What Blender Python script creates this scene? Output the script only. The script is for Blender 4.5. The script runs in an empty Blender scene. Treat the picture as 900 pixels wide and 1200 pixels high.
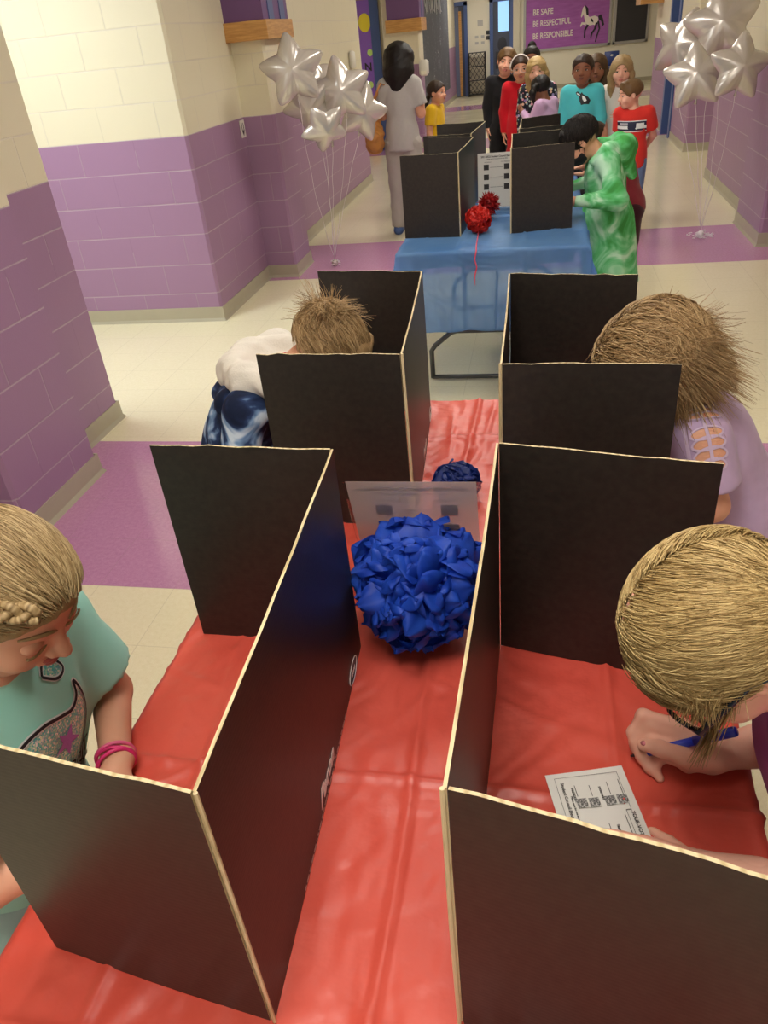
import bpy, math, random
import numpy as np
from mathutils import Matrix, Vector
random.seed(7); RNG = np.random.default_rng(7)
SC = bpy.context.scene; COL = SC.collection
PI = math.pi
# ------------------------------------------------------------ camera
R3 = ((0.98023985, -0.02103078, 0.19669149), (0.17659989, 0.54101235, -0.82226402), (-0.08911968, 0.84075165, 0.5340359))
cd = bpy.data.cameras.new('camera'); cam = bpy.data.objects.new('camera', cd); COL.objects.link(cam)
cam.matrix_world = Matrix.Translation((0, 0, 1.65)) @ Matrix(R3).to_4x4()
cd.sensor_fit = 'VERTICAL'; cd.sensor_height = 36; cd.lens = 880 / 1200 * 36
cd.clip_start = 0.05; cd.clip_end = 200
SC.camera = cam
# ------------------------------------------------------------ world, exposure
w = bpy.data.worlds.new('world'); SC.world = w; w.use_nodes = True
w.node_tree.nodes['Background'].inputs[0].default_value = (1.0, 0.93, 0.82, 1)
w.node_tree.nodes['Background'].inputs[1].default_value = 1.0
SC.view_settings.view_transform = 'Standard'; SC.view_settings.look = 'None'
SC.view_settings.exposure = 0.0; SC.view_settings.gamma = 1.0; SC.view_settings.use_curve_mapping = False
SC.cycles.use_denoising = True
SC.cycles.max_bounces = 8; SC.cycles.diffuse_bounces = 4; SC.cycles.glossy_bounces = 4; SC.cycles.transmission_bounces = 6; SC.cycles.transparent_max_bounces = 12
SC.cycles.sample_clamp_indirect = 6
LAMP_W = 16.5          # strength of the ceiling diffusers
LAMP_COL = (1.0, 0.955, 0.87, 1)
ALCOVE_W = 36.0

# ------------------------------------------------------------ helpers
def srgb(r, g, b):
    f = lambda c: (c / 255 / 12.92) if c / 255 <= 0.04045 else ((c / 255 + 0.055) / 1.055) ** 2.4
    return (f(r), f(g), f(b), 1)
MATS = {}
class N:
    """small node helper"""
    def __init__(s, name):
        s.m = bpy.data.materials.new(name); s.m.use_nodes = True; s.t = s.m.node_tree
        s.b = s.t.nodes['Principled BSDF']
    def n(s, typ, ins=None, **kw):
        nd = s.t.nodes.new(typ)
        for k, v in kw.items(): setattr(nd, k, v)
        for k, v in (ins or {}).items():
            if hasattr(v, 'is_output'): s.t.links.new(v, nd.inputs[k])
            else: nd.inputs[k].default_value = v
        return nd
    def math(s, op, a, b=0.0, c=None):
        d = {0: a, 1: b}
        if c is not None: d[2] = c
        return s.n('ShaderNodeMath', d, operation=op).outputs[0]
    def mix(s, f, a, b):
        nd = s.n('ShaderNodeMix', data_type='RGBA')
        for i, v in ((0, f), (6, a), (7, b)):
            if hasattr(v, 'is_output'): s.t.links.new(v, nd.inputs[i])
            else: nd.inputs[i].default_value = v
        return nd.outputs[2]
    def obj(s): return s.n('ShaderNodeTexCoord').outputs['Object']
    def ramp(s, f, stops):
        nd = s.n('ShaderNodeValToRGB', {0: f}); e = nd.color_ramp.elements
        while len(e) < len(stops): e.new(0.5)
        for i, (p, c) in enumerate(stops): e[i].position = p; e[i].color = c
        return nd.outputs[0]
    def noise(s, vec, scale, detail=3, rough=0.5, out=0):
        return s.n('ShaderNodeTexNoise', {'Vector': vec, 'Scale': scale, 'Detail': detail, 'Roughness': rough}).outputs[out]
    def scale(s, vec, sx, sy, sz):
        return s.n('ShaderNodeMapping', {'Vector': vec, 'Scale': (sx, sy, sz)}).outputs[0]
    def bump(s, h, strength=0.3, dist=0.01):
        o = s.n('ShaderNodeBump', {'Height': h, 'Strength': strength, 'Distance': dist}).outputs[0]
        s.t.links.new(o, s.b.inputs['Normal']); return o
    def set(s, **kw):
        for k, v in kw.items():
            k = {'color': 'Base Color', 'rough': 'Roughness', 'metal': 'Metallic', 'spec': 'Specular IOR Level', 'trans': 'Transmission Weight',
                 'sss': 'Subsurface Weight', 'emit': 'Emission Color', 'emits': 'Emission Strength', 'alpha': 'Alpha', 'ior': 'IOR', 'sheen': 'Sheen Weight', 'coat': 'Coat Weight'}[k]
            if hasattr(v, 'is_output'): s.t.links.new(v, s.b.inputs[k])
            else: s.b.inputs[k].default_value = v
        return s
def plain(name, col, rough=0.6, metal=0.0, spec=0.5, nscale=0, namt=0.0, bump=0, **kw):
    if name in MATS: return MATS[name]
    s = N(name); s.set(color=col, rough=rough, metal=metal, spec=spec, **kw)
    if nscale:
        f = s.noise(s.obj(), nscale, 4)
        d = tuple(c * (1 - namt) for c in col[:3]) + (1,); l = tuple(min(1, c * (1 + namt)) for c in col[:3]) + (1,)
        s.set(color=s.mix(f, d, l))
        if bump: s.bump(f, bump, 0.004)
    MATS[name] = s.m; return s.m

def mesh(name, V, F, mats, parent=None, smooth=True, mi=None):
    me = bpy.data.meshes.new(name)
    V = np.asarray(V, float).reshape(-1, 3)
    me.from_pydata(V.tolist(), [], [tuple(map(int, f)) for f in F] if not isinstance(F, np.ndarray) else F.tolist())
    for m in (mats if isinstance(mats, (list, tuple)) else [mats]): me.materials.append(m)
    if smooth: me.polygons.foreach_set('use_smooth', [True] * len(me.polygons))
    if mi is not None: me.polygons.foreach_set('material_index', list(map(int, mi)))
    me.update()
    o = bpy.data.objects.new(name, me); COL.objects.link(o)
    if parent: o.parent = parent
    return o
def tag(o, label=None, cat=None, group=None, kind=None):
    if label: o['label'] = label
    if cat: o['category'] = cat
    if group: o['group'] = group
    if kind: o['kind'] = kind
    return o
def thing(name, label, cat, loc=(0, 0, 0), rotz=0.0, group=None):
    o = bpy.data.objects.new(name, None); COL.objects.link(o); o.empty_display_size = 0.05
    o.location = loc; o.rotation_euler = (0, 0, rotz)
    return tag(o, label, cat, group)
def struct(o, kind='structure'): o['kind'] = kind; return o
class MB:
    """collects primitive pieces into one mesh"""
    def __init__(s): s.V = []; s.F = []; s.M = []; s.n = 0
    def add(s, V, F, m=0):
        V = np.asarray(V, float).reshape(-1, 3)
        s.V.append(V); s.F += [tuple(i + s.n for i in f) for f in F]; s.M += [m] * len(F); s.n += len(V); return s
    def box(s, a, b, m=0, bev=0.0):
        x0, y0, z0 = a; x1, y1, z1 = b
        if bev:
            V = []; 
            for z, i in ((z0, bev), (z0 + bev, 0), (z1 - bev, 0), (z1, bev)):
                X0, X1, Y0, Y1 = x0 + i, x1 - i, y0 + i, y1 - i; c = bev if i == 0 else bev * 0.5
                V += [(X0 + c, Y0, z), (X1 - c, Y0, z), (X1, Y0 + c, z), (X1, Y1 - c, z), (X1 - c, Y1, z), (X0 + c, Y1, z), (X0, Y1 - c, z), (X0, Y0 + c, z)]
            F = [tuple(range(7, -1, -1)), tuple(range(24, 32))]
            for k in range(3):
                for j in range(8): F.append((k * 8 + j, k * 8 + (j + 1) % 8, k * 8 + 8 + (j + 1) % 8, k * 8 + 8 + j))
            return s.add(V, F, m)
        V = [(x0, y0, z0), (x1, y0, z0), (x1, y1, z0), (x0, y1, z0), (x0, y0, z1), (x1, y0, z1), (x1, y1, z1), (x0, y1, z1)]
        return s.add(V, [(3, 2, 1, 0), (4, 5, 6, 7), (0, 1, 5, 4), (1, 2, 6, 5), (2, 3, 7, 6), (3, 0, 4, 7)], m)
    def tube(s, pts, r, n=8, m=0, cap=True):
        P = np.asarray(pts, float); k = len(P); r = np.broadcast_to(np.asarray(r, float), (k,))
        T = np.gradient(P, axis=0); T /= np.linalg.norm(T, axis=1)[:, None] + 1e-12
        up = np.array([0, 0, 1.0]) if abs(T[0][2]) < 0.9 else np.array([1.0, 0, 0])
        A = np.cross(T[0], up); A /= np.linalg.norm(A); V = []
        for i in range(k):
            A = A - T[i] * A.dot(T[i]); A /= np.linalg.norm(A) + 1e-12; B = np.cross(T[i], A)
            for j in range(n):
                a = 2 * PI * j / n; V.append(P[i] + r[i] * (math.cos(a) * A + math.sin(a) * B))
        F = [(i * n + j, i * n + (j + 1) % n, (i + 1) * n + (j + 1) % n, (i + 1) * n + j) for i in range(k - 1) for j in range(n)]
        if cap: F += [tuple(range(n - 1, -1, -1)), tuple((k - 1) * n + j for j in range(n))]
        return s.add(V, F, m)
    def quad(s, a, b, c, d, m=0): return s.add([a, b, c, d], [(0, 1, 2, 3)], m)
    def ball(s, c, r, m=0, n=12, rot=None):
        r = np.broadcast_to(np.asarray(r, float), (3,)); V = []; h = n // 2 + 1
        for i in range(h + 1):
            t = PI * i / h
            for j in range(n):
                a = 2 * PI * j / n; V.append((math.sin(t) * math.cos(a), math.sin(t) * math.sin(a), math.cos(t)))
        V = np.array(V) * r
        if rot is not None: V = V @ np.asarray(rot).T
        F = [(i * n + j, (i + 1) * n + j, (i + 1) * n + (j + 1) % n, i * n + (j + 1) % n) for i in range(h) for j in range(n)]
        return s.add(V + np.asarray(c, float), F, m)
    def build(s, name, mats, parent=None, smooth=False):
        return mesh(name, np.concatenate(s.V), s.F, mats, parent, smooth, s.M)
def text(name, body, size, mat, parent, M, ext=0.0008, shear=0.0, align='LEFT', bold=0.0):
    cu = bpy.data.curves.new(name, 'FONT'); cu.body = body; cu.size = size; cu.extrude = ext; cu.shear = shear
    cu.align_x = align; cu.offset = bold; cu.materials.append(mat); cu.resolution_u = 3
    tmp = bpy.data.objects.new('tmp', cu); COL.objects.link(tmp); dg = bpy.context.evaluated_depsgraph_get(); dg.update()
    me = bpy.data.meshes.new_from_object(tmp.evaluated_get(dg)); bpy.data.objects.remove(tmp); me.name = name
    o = bpy.data.objects.new(name, me); COL.objects.link(o); o.parent = parent; o.matrix_local = M
    return o
def frame(origin, xdir, ydir):
    x = Vector(xdir).normalized(); y = Vector(ydir); y = (y - x * y.dot(x)).normalized(); z = x.cross(y)
    M = Matrix((x, y, z)).transposed().to_4x4(); M.translation = Vector(origin); return M

# ------------------------------------------------------------ implicit surfaces (for people and soft shapes)
def rotm(ax=0, ay=0, az=0):
    return np.array(Matrix.Rotation(az, 3, 'Z') @ Matrix.Rotation(ay, 3, 'Y') @ Matrix.Rotation(ax, 3, 'X'))
class S:
    def __init__(s): s.p = []
    def cone(s, a, b, ra, rb=None, k=0.01, op=0, cut=(), flat=None):
        """tapered rounded limb; flat=(axis vector, factor) squeezes it along an axis"""
        rb = ra if rb is None else rb
        s.p.append(('c', np.array(a, float), np.array(b, float), ra, rb, k, op, cut, flat)); return s
    def ell(s, c, r, R=None, k=0.01, op=0, cut=()):
        r = np.broadcast_to(np.asarray(r, float), (3,)).copy()
        s.p.append(('e', np.array(c, float), r, np.eye(3) if R is None else np.asarray(R), 0, k, op, cut, None)); return s
    def chain(s, pts, rs, **kw):
        for i in range(len(pts) - 1): s.cone(pts[i], pts[i + 1], rs[i], rs[i + 1], **kw)
        return s
    def mesh(s, vox, planes=(), noise=None, pad=0.0):
        lo = np.full(3, 1e9); hi = -lo; bb = []
        for q in s.p:
            if q[0] == 'c': m = max(q[3], q[4]); l = np.minimum(q[1], q[2]) - m; h = np.maximum(q[1], q[2]) + m
            else: m = q[2].max(); l = q[1] - m; h = q[1] + m
            bb.append((l, h))
            if q[6] == 0: lo = np.minimum(lo, l); hi = np.maximum(hi, h)
        lo -= 3 * vox + pad; hi += 3 * vox + pad; n = np.ceil((hi - lo) / vox).astype(int) + 1
        ax = [lo[i] + vox * np.arange(n[i]) for i in range(3)]
        D = np.full(n, 0.5, np.float32)
        for q, (l, h) in zip(s.p, bb):
            k = q[5]; mg = k + 2.5 * vox + pad
            i0 = np.maximum(0, np.floor((l - mg - lo) / vox).astype(int)); i1 = np.minimum(n, np.ceil((h + mg - lo) / vox).astype(int) + 1)
            if (i1 <= i0).any(): continue
            X, Y, Z = np.meshgrid(ax[0][i0[0]:i1[0]], ax[1][i0[1]:i1[1]], ax[2][i0[2]:i1[2]], indexing='ij')
            P = np.stack([X, Y, Z], -1)
            if q[0] == 'c':
                a, b = q[1], q[2]; d = b - a; L = d.dot(d) + 1e-12
                t = np.clip(((P - a) @ d) / L, 0, 1); v = P - (a + t[..., None] * d)
                if q[8] is not None:
                    u, fct = q[8]; u = np.asarray(u, float); u = u / np.linalg.norm(u); v = v + np.einsum('...i,i->...', v, u)[..., None] * u * (1 / fct - 1)
                dd = np.linalg.norm(v, axis=-1) - (q[3] + t * (q[4] - q[3]))
            else:
                u = (P - q[1]) @ q[3]; k0 = np.linalg.norm(u / q[2], axis=-1); k1 = np.linalg.norm(u / q[2] ** 2, axis=-1) + 1e-9
                dd = np.where(k0 < 1e-3, -q[2].min(), k0 * (k0 - 1) / k1)
            for (pt, nn) in q[7]:
                nn = np.asarray(nn, float); nn = nn / np.linalg.norm(nn); dd = np.maximum(dd, (P - np.asarray(pt)) @ nn)
            sl = D[i0[0]:i1[0], i0[1]:i1[1], i0[2]:i1[2]]
            if q[6] == 0:
                hh = np.clip(0.5 + 0.5 * (sl - dd) / k, 0, 1); r = sl * (1 - hh) + dd * hh - k * hh * (1 - hh)
            else:
                hh = np.clip(0.5 - 0.5 * (sl + dd) / k, 0, 1); r = sl * (1 - hh) - dd * hh + k * hh * (1 - hh)
            D[i0[0]:i1[0], i0[1]:i1[1], i0[2]:i1[2]] = r
        if planes or noise:
            X, Y, Z = np.meshgrid(*ax, indexing='ij'); P = np.stack([X, Y, Z], -1)
            if noise: D = D + noise(P).astype(np.float32)
            for (pt, nn) in planes:
                nn = np.asarray(nn, float); nn = nn / np.linalg.norm(nn); D = np.maximum(D, (P - np.asarray(pt)) @ nn)
        return nets(D, lo, vox)
def nets(D, lo, vox):
    sg = D < 0; n = D.shape
    acc = np.zeros((n[0] - 1, n[1] - 1, n[2] - 1, 3)); cnt = np.zeros((n[0] - 1, n[1] - 1, n[2] - 1))
    c = lambda A, i, j, k: A[i:n[0] - 1 + i, j:n[1] - 1 + j, k:n[2] - 1 + k]
    for ax in range(3):
        o = [(0, 0), (0, 1), (1, 0), (1, 1)]
        for u, v in o:
            a = [0, 0, 0]; others = [x for x in range(3) if x != ax]; a[others[0]] = u; a[others[1]] = v
            b = list(a); b[ax] = 1
            A = c(D, *a); B = c(D, *b); x = c(sg, *a) != c(sg, *b)
            t = np.where(x, A / np.where(x, A - B, 1), 0)
            for d in range(3): acc[..., d] += np.where(x, (t if d == ax else a[d]), 0)
            cnt += x
    act = cnt > 0; idx = -np.ones(act.shape, int); idx[act] = np.arange(act.sum())
    I = np.argwhere(act); V = lo + vox * (I + acc[act] / cnt[act][:, None])
    F = []
    for ax in range(3):
        o1, o2 = [(1, 2), (2, 0), (0, 1)][ax]
        s0 = [slice(None)] * 3; s1 = [slice(None)] * 3
        s0[ax] = slice(0, n[ax] - 1); s1[ax] = slice(1, n[ax])
        for o in (o1, o2): s0[o] = slice(1, n[o] - 1); s1[o] = slice(1, n[o] - 1)
        A = sg[tuple(s0)]; B = sg[tuple(s1)]
        E = np.argwhere(A != B)
        if len(E) == 0: continue
        inside = A[tuple(E.T)]
        E = E.copy(); E[:, o1] += 1; E[:, o2] += 1
        q = []
        for du, dv in ((-1, -1), (0, -1), (0, 0), (-1, 0)):
            G = E.copy(); G[:, o1] += du; G[:, o2] += dv; q.append(idx[tuple(G.T)])
        Q = np.stack(q, 1); Q[~inside] = Q[~inside][:, ::-1]; F.append(Q)
    F = np.concatenate(F); return V, F[(F >= 0).all(1)]
def wr(amp, sc, seed=0):
    """cloth wrinkles as a displacement of the distance field"""
    r = np.random.default_rng(seed); ks = [(r.normal(size=3) * sc * (0.7 + 0.5 * i), r.uniform(0, 6.28), amp / (1 + 0.5 * i)) for i in range(5)]
    def f(P):
        o = 0
        for i, (k, ph, a) in enumerate(ks): o = o + a * np.sin(P @ k + ph + 1.3 * np.sin(P @ ks[(i + 1) % 5][0] * 0.6))
        return o
    return f
def join(parts):
    V = []; F = []; n = 0
    for v, f in parts: V.append(v); F.append(f + n); n += len(v)
    return np.concatenate(V), np.concatenate(F)
# ------------------------------------------------------------ materials of the building
def block_mat():
    s = N('painted_block'); o = s.obj(); sp = s.n('ShaderNodeSeparateXYZ', {0: o})
    u = s.math('ADD', sp.outputs[0], sp.outputs[1]); v = s.n('ShaderNodeCombineXYZ', {0: u, 1: sp.outputs[2], 2: 0.0}).outputs[0]
    br = s.n('ShaderNodeTexBrick', {'Vector': v, 'Scale': 1.0, 'Mortar Size': 0.005, 'Mortar Smooth': 0.6, 'Brick Width': 0.406, 'Row Height': 0.203, 'Color1': (1, 1, 1, 1), 'Color2': (0.93, 0.93, 0.93, 1), 'Mortar': (0.5, 0.5, 0.5, 1)})
    br.offset = 0.5
    fz = s.math('FRACT', s.math('DIVIDE', s.math('ADD', sp.outputs[2], 0.003), 0.203)); hz = s.math('LESS_THAN', fz, 0.03)
    joint = s.math('MAXIMUM', hz, s.math('MULTIPLY', s.math('MULTIPLY', br.outputs['Fac'], s.math('GREATER_THAN', s.noise(o, 1.7, 1), 0.42)), 0.55))
    up = s.math('GREATER_THAN', sp.outputs[2], 1.218)
    base = s.mix(up, srgb(160, 124, 156), srgb(226, 217, 190))
    tint = s.mix(0.35, (1, 1, 1, 1), br.outputs['Color'])
    mul = s.n('ShaderNodeMix', data_type='RGBA', blend_type='MULTIPLY'); 
    s.t.links.new(base, mul.inputs[6]); s.t.links.new(tint, mul.inputs[7]); mul.inputs[0].default_value = 0.5
    # joints a little lighter: edge highlights painted into the colour
    col = s.mix(s.math('MULTIPLY', joint, 0.30), mul.outputs[2], (0.8, 0.72, 0.70, 1))
    fine = s.noise(o, 160, 3); big = s.noise(o, 9, 3)
    h = s.math('ADD', s.math('MULTIPLY', s.math('SUBTRACT', 1.0, joint), 1.0), s.math('ADD', s.math('MULTIPLY', fine, 0.12), s.math('MULTIPLY', big, 0.25)))
    s.bump(h, 0.55, 0.006); s.set(color=col, rough=0.42, spec=0.4); return s.m
def floor_mat():
    s = N('waxed_floor_tile'); o = s.obj(); sp = s.n('ShaderNodeSeparateXYZ', {0: o}); y = sp.outputs[1]
    bands = None
    for a, b in ((1.99, 3.16), (6.07, 7.24), (13.2, 14.4), (19.8, 21.0)):
        q = s.math('MULTIPLY', s.math('GREATER_THAN', y, a), s.math('LESS_THAN', y, b))
        bands = q if bands is None else s.math('ADD', bands, q)
    sp1 = s.noise(o, 300, 3, 0.7); sp2 = s.noise(o, 60, 4, 0.6); f = s.math('ADD', s.math('MULTIPLY', sp1, 0.6), s.math('MULTIPLY', sp2, 0.4))
    cream = s.ramp(f, [(0.3, srgb(226, 216, 176)), (0.5, srgb(236, 227, 192)), (0.7, srgb(243, 236, 208))])
    purp = s.ramp(f, [(0.3, srgb(176, 118, 158)), (0.5, srgb(192, 136, 174)), (0.7, srgb(206, 154, 190))])
    base = s.mix(bands, cream, purp)
    br = s.n('ShaderNodeTexBrick', {'Vector': s.n('ShaderNodeMapping', {'Vector': o, 'Location': (0.08, -0.16, 0)}).outputs[0], 'Scale': 1.0, 'Mortar Size': 0.0012, 'Mortar Smooth': 0.2, 'Brick Width': 0.305, 'Row Height': 0.305})
    br.offset = 0.0
    s.set(color=s.mix(s.math('MULTIPLY', br.outputs['Fac'], 0.30), base, srgb(150, 135, 105)), rough=s.ramp(s.noise(o, 2.5, 3), [(0.3, (0.10,) * 3 + (1,)), (0.8, (0.2,) * 3 + (1,))]), spec=0.55)
    s.bump(s.noise(o, 7, 2), 0.05, 0.01); return s.m
M_block = block_mat(); M_floor = floor_mat()
M_base = plain('vinyl_base', srgb(176, 168, 146), 0.4, nscale=12, namt=0.06)
M_ceil = plain('ceiling_tile', srgb(225, 220, 205), 0.9, nscale=40, namt=0.05)
M_white = plain('white_paint', srgb(232, 226, 208), 0.55)
M_bluef = plain('blue_frame_paint', srgb(74, 96, 150), 0.35)
def wood_mat(name, c1, c2, sx=3, sy=3, sz=30):
    s = N(name); o = s.obj(); f = s.noise(s.scale(o, sx, sy, sz), 2.0, 5, 0.6)
    s.set(color=s.ramp(f, [(0.3, c1), (0.7, c2)]), rough=0.4); s.bump(f, 0.1, 0.002); return s.m
M_oak = wood_mat('oak_wood', srgb(176, 122, 62), srgb(214, 164, 98))
def wall(name, a, b): return struct(MB().box(a, b, 0, 0.018).build(name, M_block))
struct(MB().box((-8, -4, -0.1), (6, 25, 0)).build('floor', M_floor))
CH = 2.75
struct(MB().box((-8, -1.2, CH), (6, 25, CH + 0.1)).build('ceiling', M_ceil))
wall('wall_left_near', (-2.7, -3, 0), (-2.25, 3.446, CH)); wall('wall_left_near_pilaster', (-2.3, 2.25, 0), (-2.05, 2.84, CH))
wall('wall_left_alcove', (-7, 5.07, 0), (-2.25, 5.4, CH)); wall('wall_left_middle', (-2.6, 5.09, 0), (-2.252, 10.77, CH))
wall('wall_left_pilaster', (-2.3, 6.17, 0), (-2.0, 6.62, CH))
wall('wall_left_recess', (-7, 14.0, 0), (-2.4, 14.3, CH)); wall('wall_left_recess_pilaster', (-2.5, 13.75, 0), (-1.92, 14.15, CH)); wall('wall_left_far', (-2.8, 14.1, 0), (-2.38, 24.1, CH))
wall('wall_right_near', (2.6, -3, 0), (2.9, 6.6, CH)); wall('wall_right_pilaster', (1.66, 6.47, 0), (3.2, 7.3, CH)); wall('wall_right_middle', (1.78, 7.2, 0), (2.1, 9.56, CH))
wall('wall_right_recess', (1.82, 11.43, 0), (4.5, 12.8, CH)); wall('wall_right_far', (1.80, 13.42, 0), (2.3, 15.37, CH)); 
struct(MB().box((3.5, 15.2, 0), (3.8, 24.2, CH)).build('wall_right_lobby', M_white))
struct(MB().box((2.6, 12.8, 2.1), (2.8, 13.42, CH)).build('wall_right_lintel', M_white))
struct(MB().box((-7, 24, 0), (5, 24.3, CH)).build('wall_back', M_white))
struct(MB().box((-7.2, 3, 0), (-6.9, 5.4, CH)).build('wall_left_corridor_end', M_white))
# baseboards: cove profile run along a plan polyline (room side to the right of travel)
def baseboard(name, pts, h=0.1):
    P = np.array(pts, float); prof = [(0.0, h), (0.006, h), (0.007, 0.02), (0.016, 0.004), (0.018, 0.0), (0.0, 0.0)]
    nrm = []
    for i in range(len(P)):
        d0 = P[i] - P[i - 1] if i > 0 else P[1] - P[0]; d1 = P[i + 1] - P[i] if i < len(P) - 1 else d0
        n0 = np.array([d0[1], -d0[0]]) / np.linalg.norm(d0); n1 = np.array([d1[1], -d1[0]]) / np.linalg.norm(d1)
        m = n0 + n1; m /= np.linalg.norm(m); nrm.append(m / max(0.3, m.dot(n0)))
    V = [(p[0] + n[0] * u, p[1] + n[1] * u, z) for p, n in zip(P, nrm) for u, z in prof]; k = len(prof)
    F = [(i * k + j, i * k + (j + 1) % k, (i + 1) * k + (j + 1) % k, (i + 1) * k + j) for i in range(len(P) - 1) for j in range(k)]
    return struct(mesh(name, V, F, M_base, smooth=False))
baseboard('baseboard_left', [(-2.25, -3), (-2.25, 2.25), (-2.05, 2.25), (-2.05, 2.84), (-2.25, 2.84), (-2.25, 3.446), (-2.7, 3.446)])
baseboard('baseboard_left_middle', [(-7, 5.07), (-2.25, 5.07), (-2.25, 6.17), (-2.0, 6.17), (-2.0, 6.62), (-2.25, 6.62), (-2.25, 10.77), (-2.6, 10.77)])
baseboard('baseboard_left_far', [(-7, 14), (-2.5, 14), (-2.5, 13.75), (-1.92, 13.75), (-1.92, 14.15), (-2.38, 14.15), (-2.38, 24), (3.5, 24), (3.5, 15.3)])
baseboard('baseboard_right', [(3.2, 7.3), (1.78, 9.56), (1.78, 7.3), (1.66, 7.3), (1.66, 6.47), (3.2, 6.47)][1:])
baseboard('baseboard_right_far', [(2.3, 15.37), (1.80, 15.37), (1.80, 13.42)]); baseboard('baseboard_right_recess', [(1.82, 12.8), (1.82, 11.43), (4.5, 11.43)])
# ceiling lights: recessed troffers
M_lamp = N('lamp_diffuser').set(color=(0.9, 0.9, 0.9, 1), emit=LAMP_COL, emits=LAMP_W).m
M_lamp2 = N('lamp_diffuser_cool').set(color=(0.9, 0.9, 0.9, 1), emit=(0.86, 0.96, 1.0, 1), emits=ALCOVE_W).m
M_trim = plain('light_trim', srgb(235, 235, 230), 0.4)
def troffer(x, y, m, lab, wx=0.6, wy=1.2):
    t = thing('ceiling_light', lab, 'ceiling light', (x, y, CH - 0.02), 0, 'ceiling lights of the hallway')
    f = MB()
    for a, b in (((-wx / 2, -wy / 2), (wx / 2, -wy / 2 + 0.04)), ((-wx / 2, wy / 2 - 0.04), (wx / 2, wy / 2)), ((-wx / 2, -wy / 2), (-wx / 2 + 0.04, wy / 2)), ((wx / 2 - 0.04, -wy / 2), (wx / 2, wy / 2))):
        f.box((*a, -0.015), (*b, 0.018))
    f.build('frame', M_trim, t)
    MB().box((-wx / 2 + 0.04, -wy / 2 + 0.04, -0.008), (wx / 2 - 0.04, wy / 2 - 0.04, 0.0)).build('diffuser', m, t)
for x, y in ((-0.2, 0.3), (-0.2, 2.9), (-0.2, 5.6), (-0.2, 8.3), (-0.2, 11.0), (-0.2, 14.0), (-0.2, 17.5), (0.4, 20.5), (-1.5, 22.0)):
    troffer(x, y, M_lamp, 'flush ceiling light panel over the hallway floor')
troffer(-3.3, 3.6, M_lamp2, 'flush ceiling light panel over the left side corridor')
# ------------------------------------------------------------ tables, cloths, privacy boards
ZT = 0.77
def plastic(name, c1, c2, alpha=1.0, rough=0.4):
    s = N(name); o = s.obj(); f = s.noise(o, 3.0, 4); g = s.noise(s.scale(o, 3.6, 2.4, 3), 2.2, 2, 0.45); g2 = s.noise(o, 26, 3, 0.5)
    cr = s.n('ShaderNodeTexWave', {'Vector': s.noise(o, 2.0, 2, 0.5, 1), 'Scale': 6.0, 'Distortion': 3.0}).outputs[1]
    s.set(color=s.ramp(f, [(0.35, c1), (0.65, c2)]), rough=rough, spec=0.5)
    s.bump(s.math('ADD', s.math('ADD', s.math('MULTIPLY', g, 1.0), s.math('MULTIPLY', g2, 0.18)), s.math('MULTIPLY', cr, 0.12)), 0.8, 0.014)
    if alpha < 1:
        tr = s.n('ShaderNodeBsdfTransparent', {0: (c2[0] * 0.35 + 0.65, c2[1] * 0.35 + 0.65, c2[2] * 0.35 + 0.65, 1)}); tl = s.n('ShaderNodeBsdfTranslucent', {0: c2})
        m1 = s.n('ShaderNodeMixShader', {0: 0.45}); m2 = s.n('ShaderNodeMixShader', {0: 1 - alpha}); out = s.t.nodes['Material Output']
        s.t.links.new(s.b.outputs[0], m1.inputs[1]); s.t.links.new(tl.outputs[0], m1.inputs[2])
        s.t.links.new(m1.outputs[0], m2.inputs[1]); s.t.links.new(tr.outputs[0], m2.inputs[2]); s.t.links.new(m2.outputs[0], out.inputs[0])
    return s.m
M_red = plastic('red_plastic_film', srgb(200, 72, 58), srgb(214, 88, 72), 1.0)
M_bluec = plastic('blue_plastic_film', srgb(116, 168, 226), srgb(150, 196, 240), 0.50)
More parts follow.
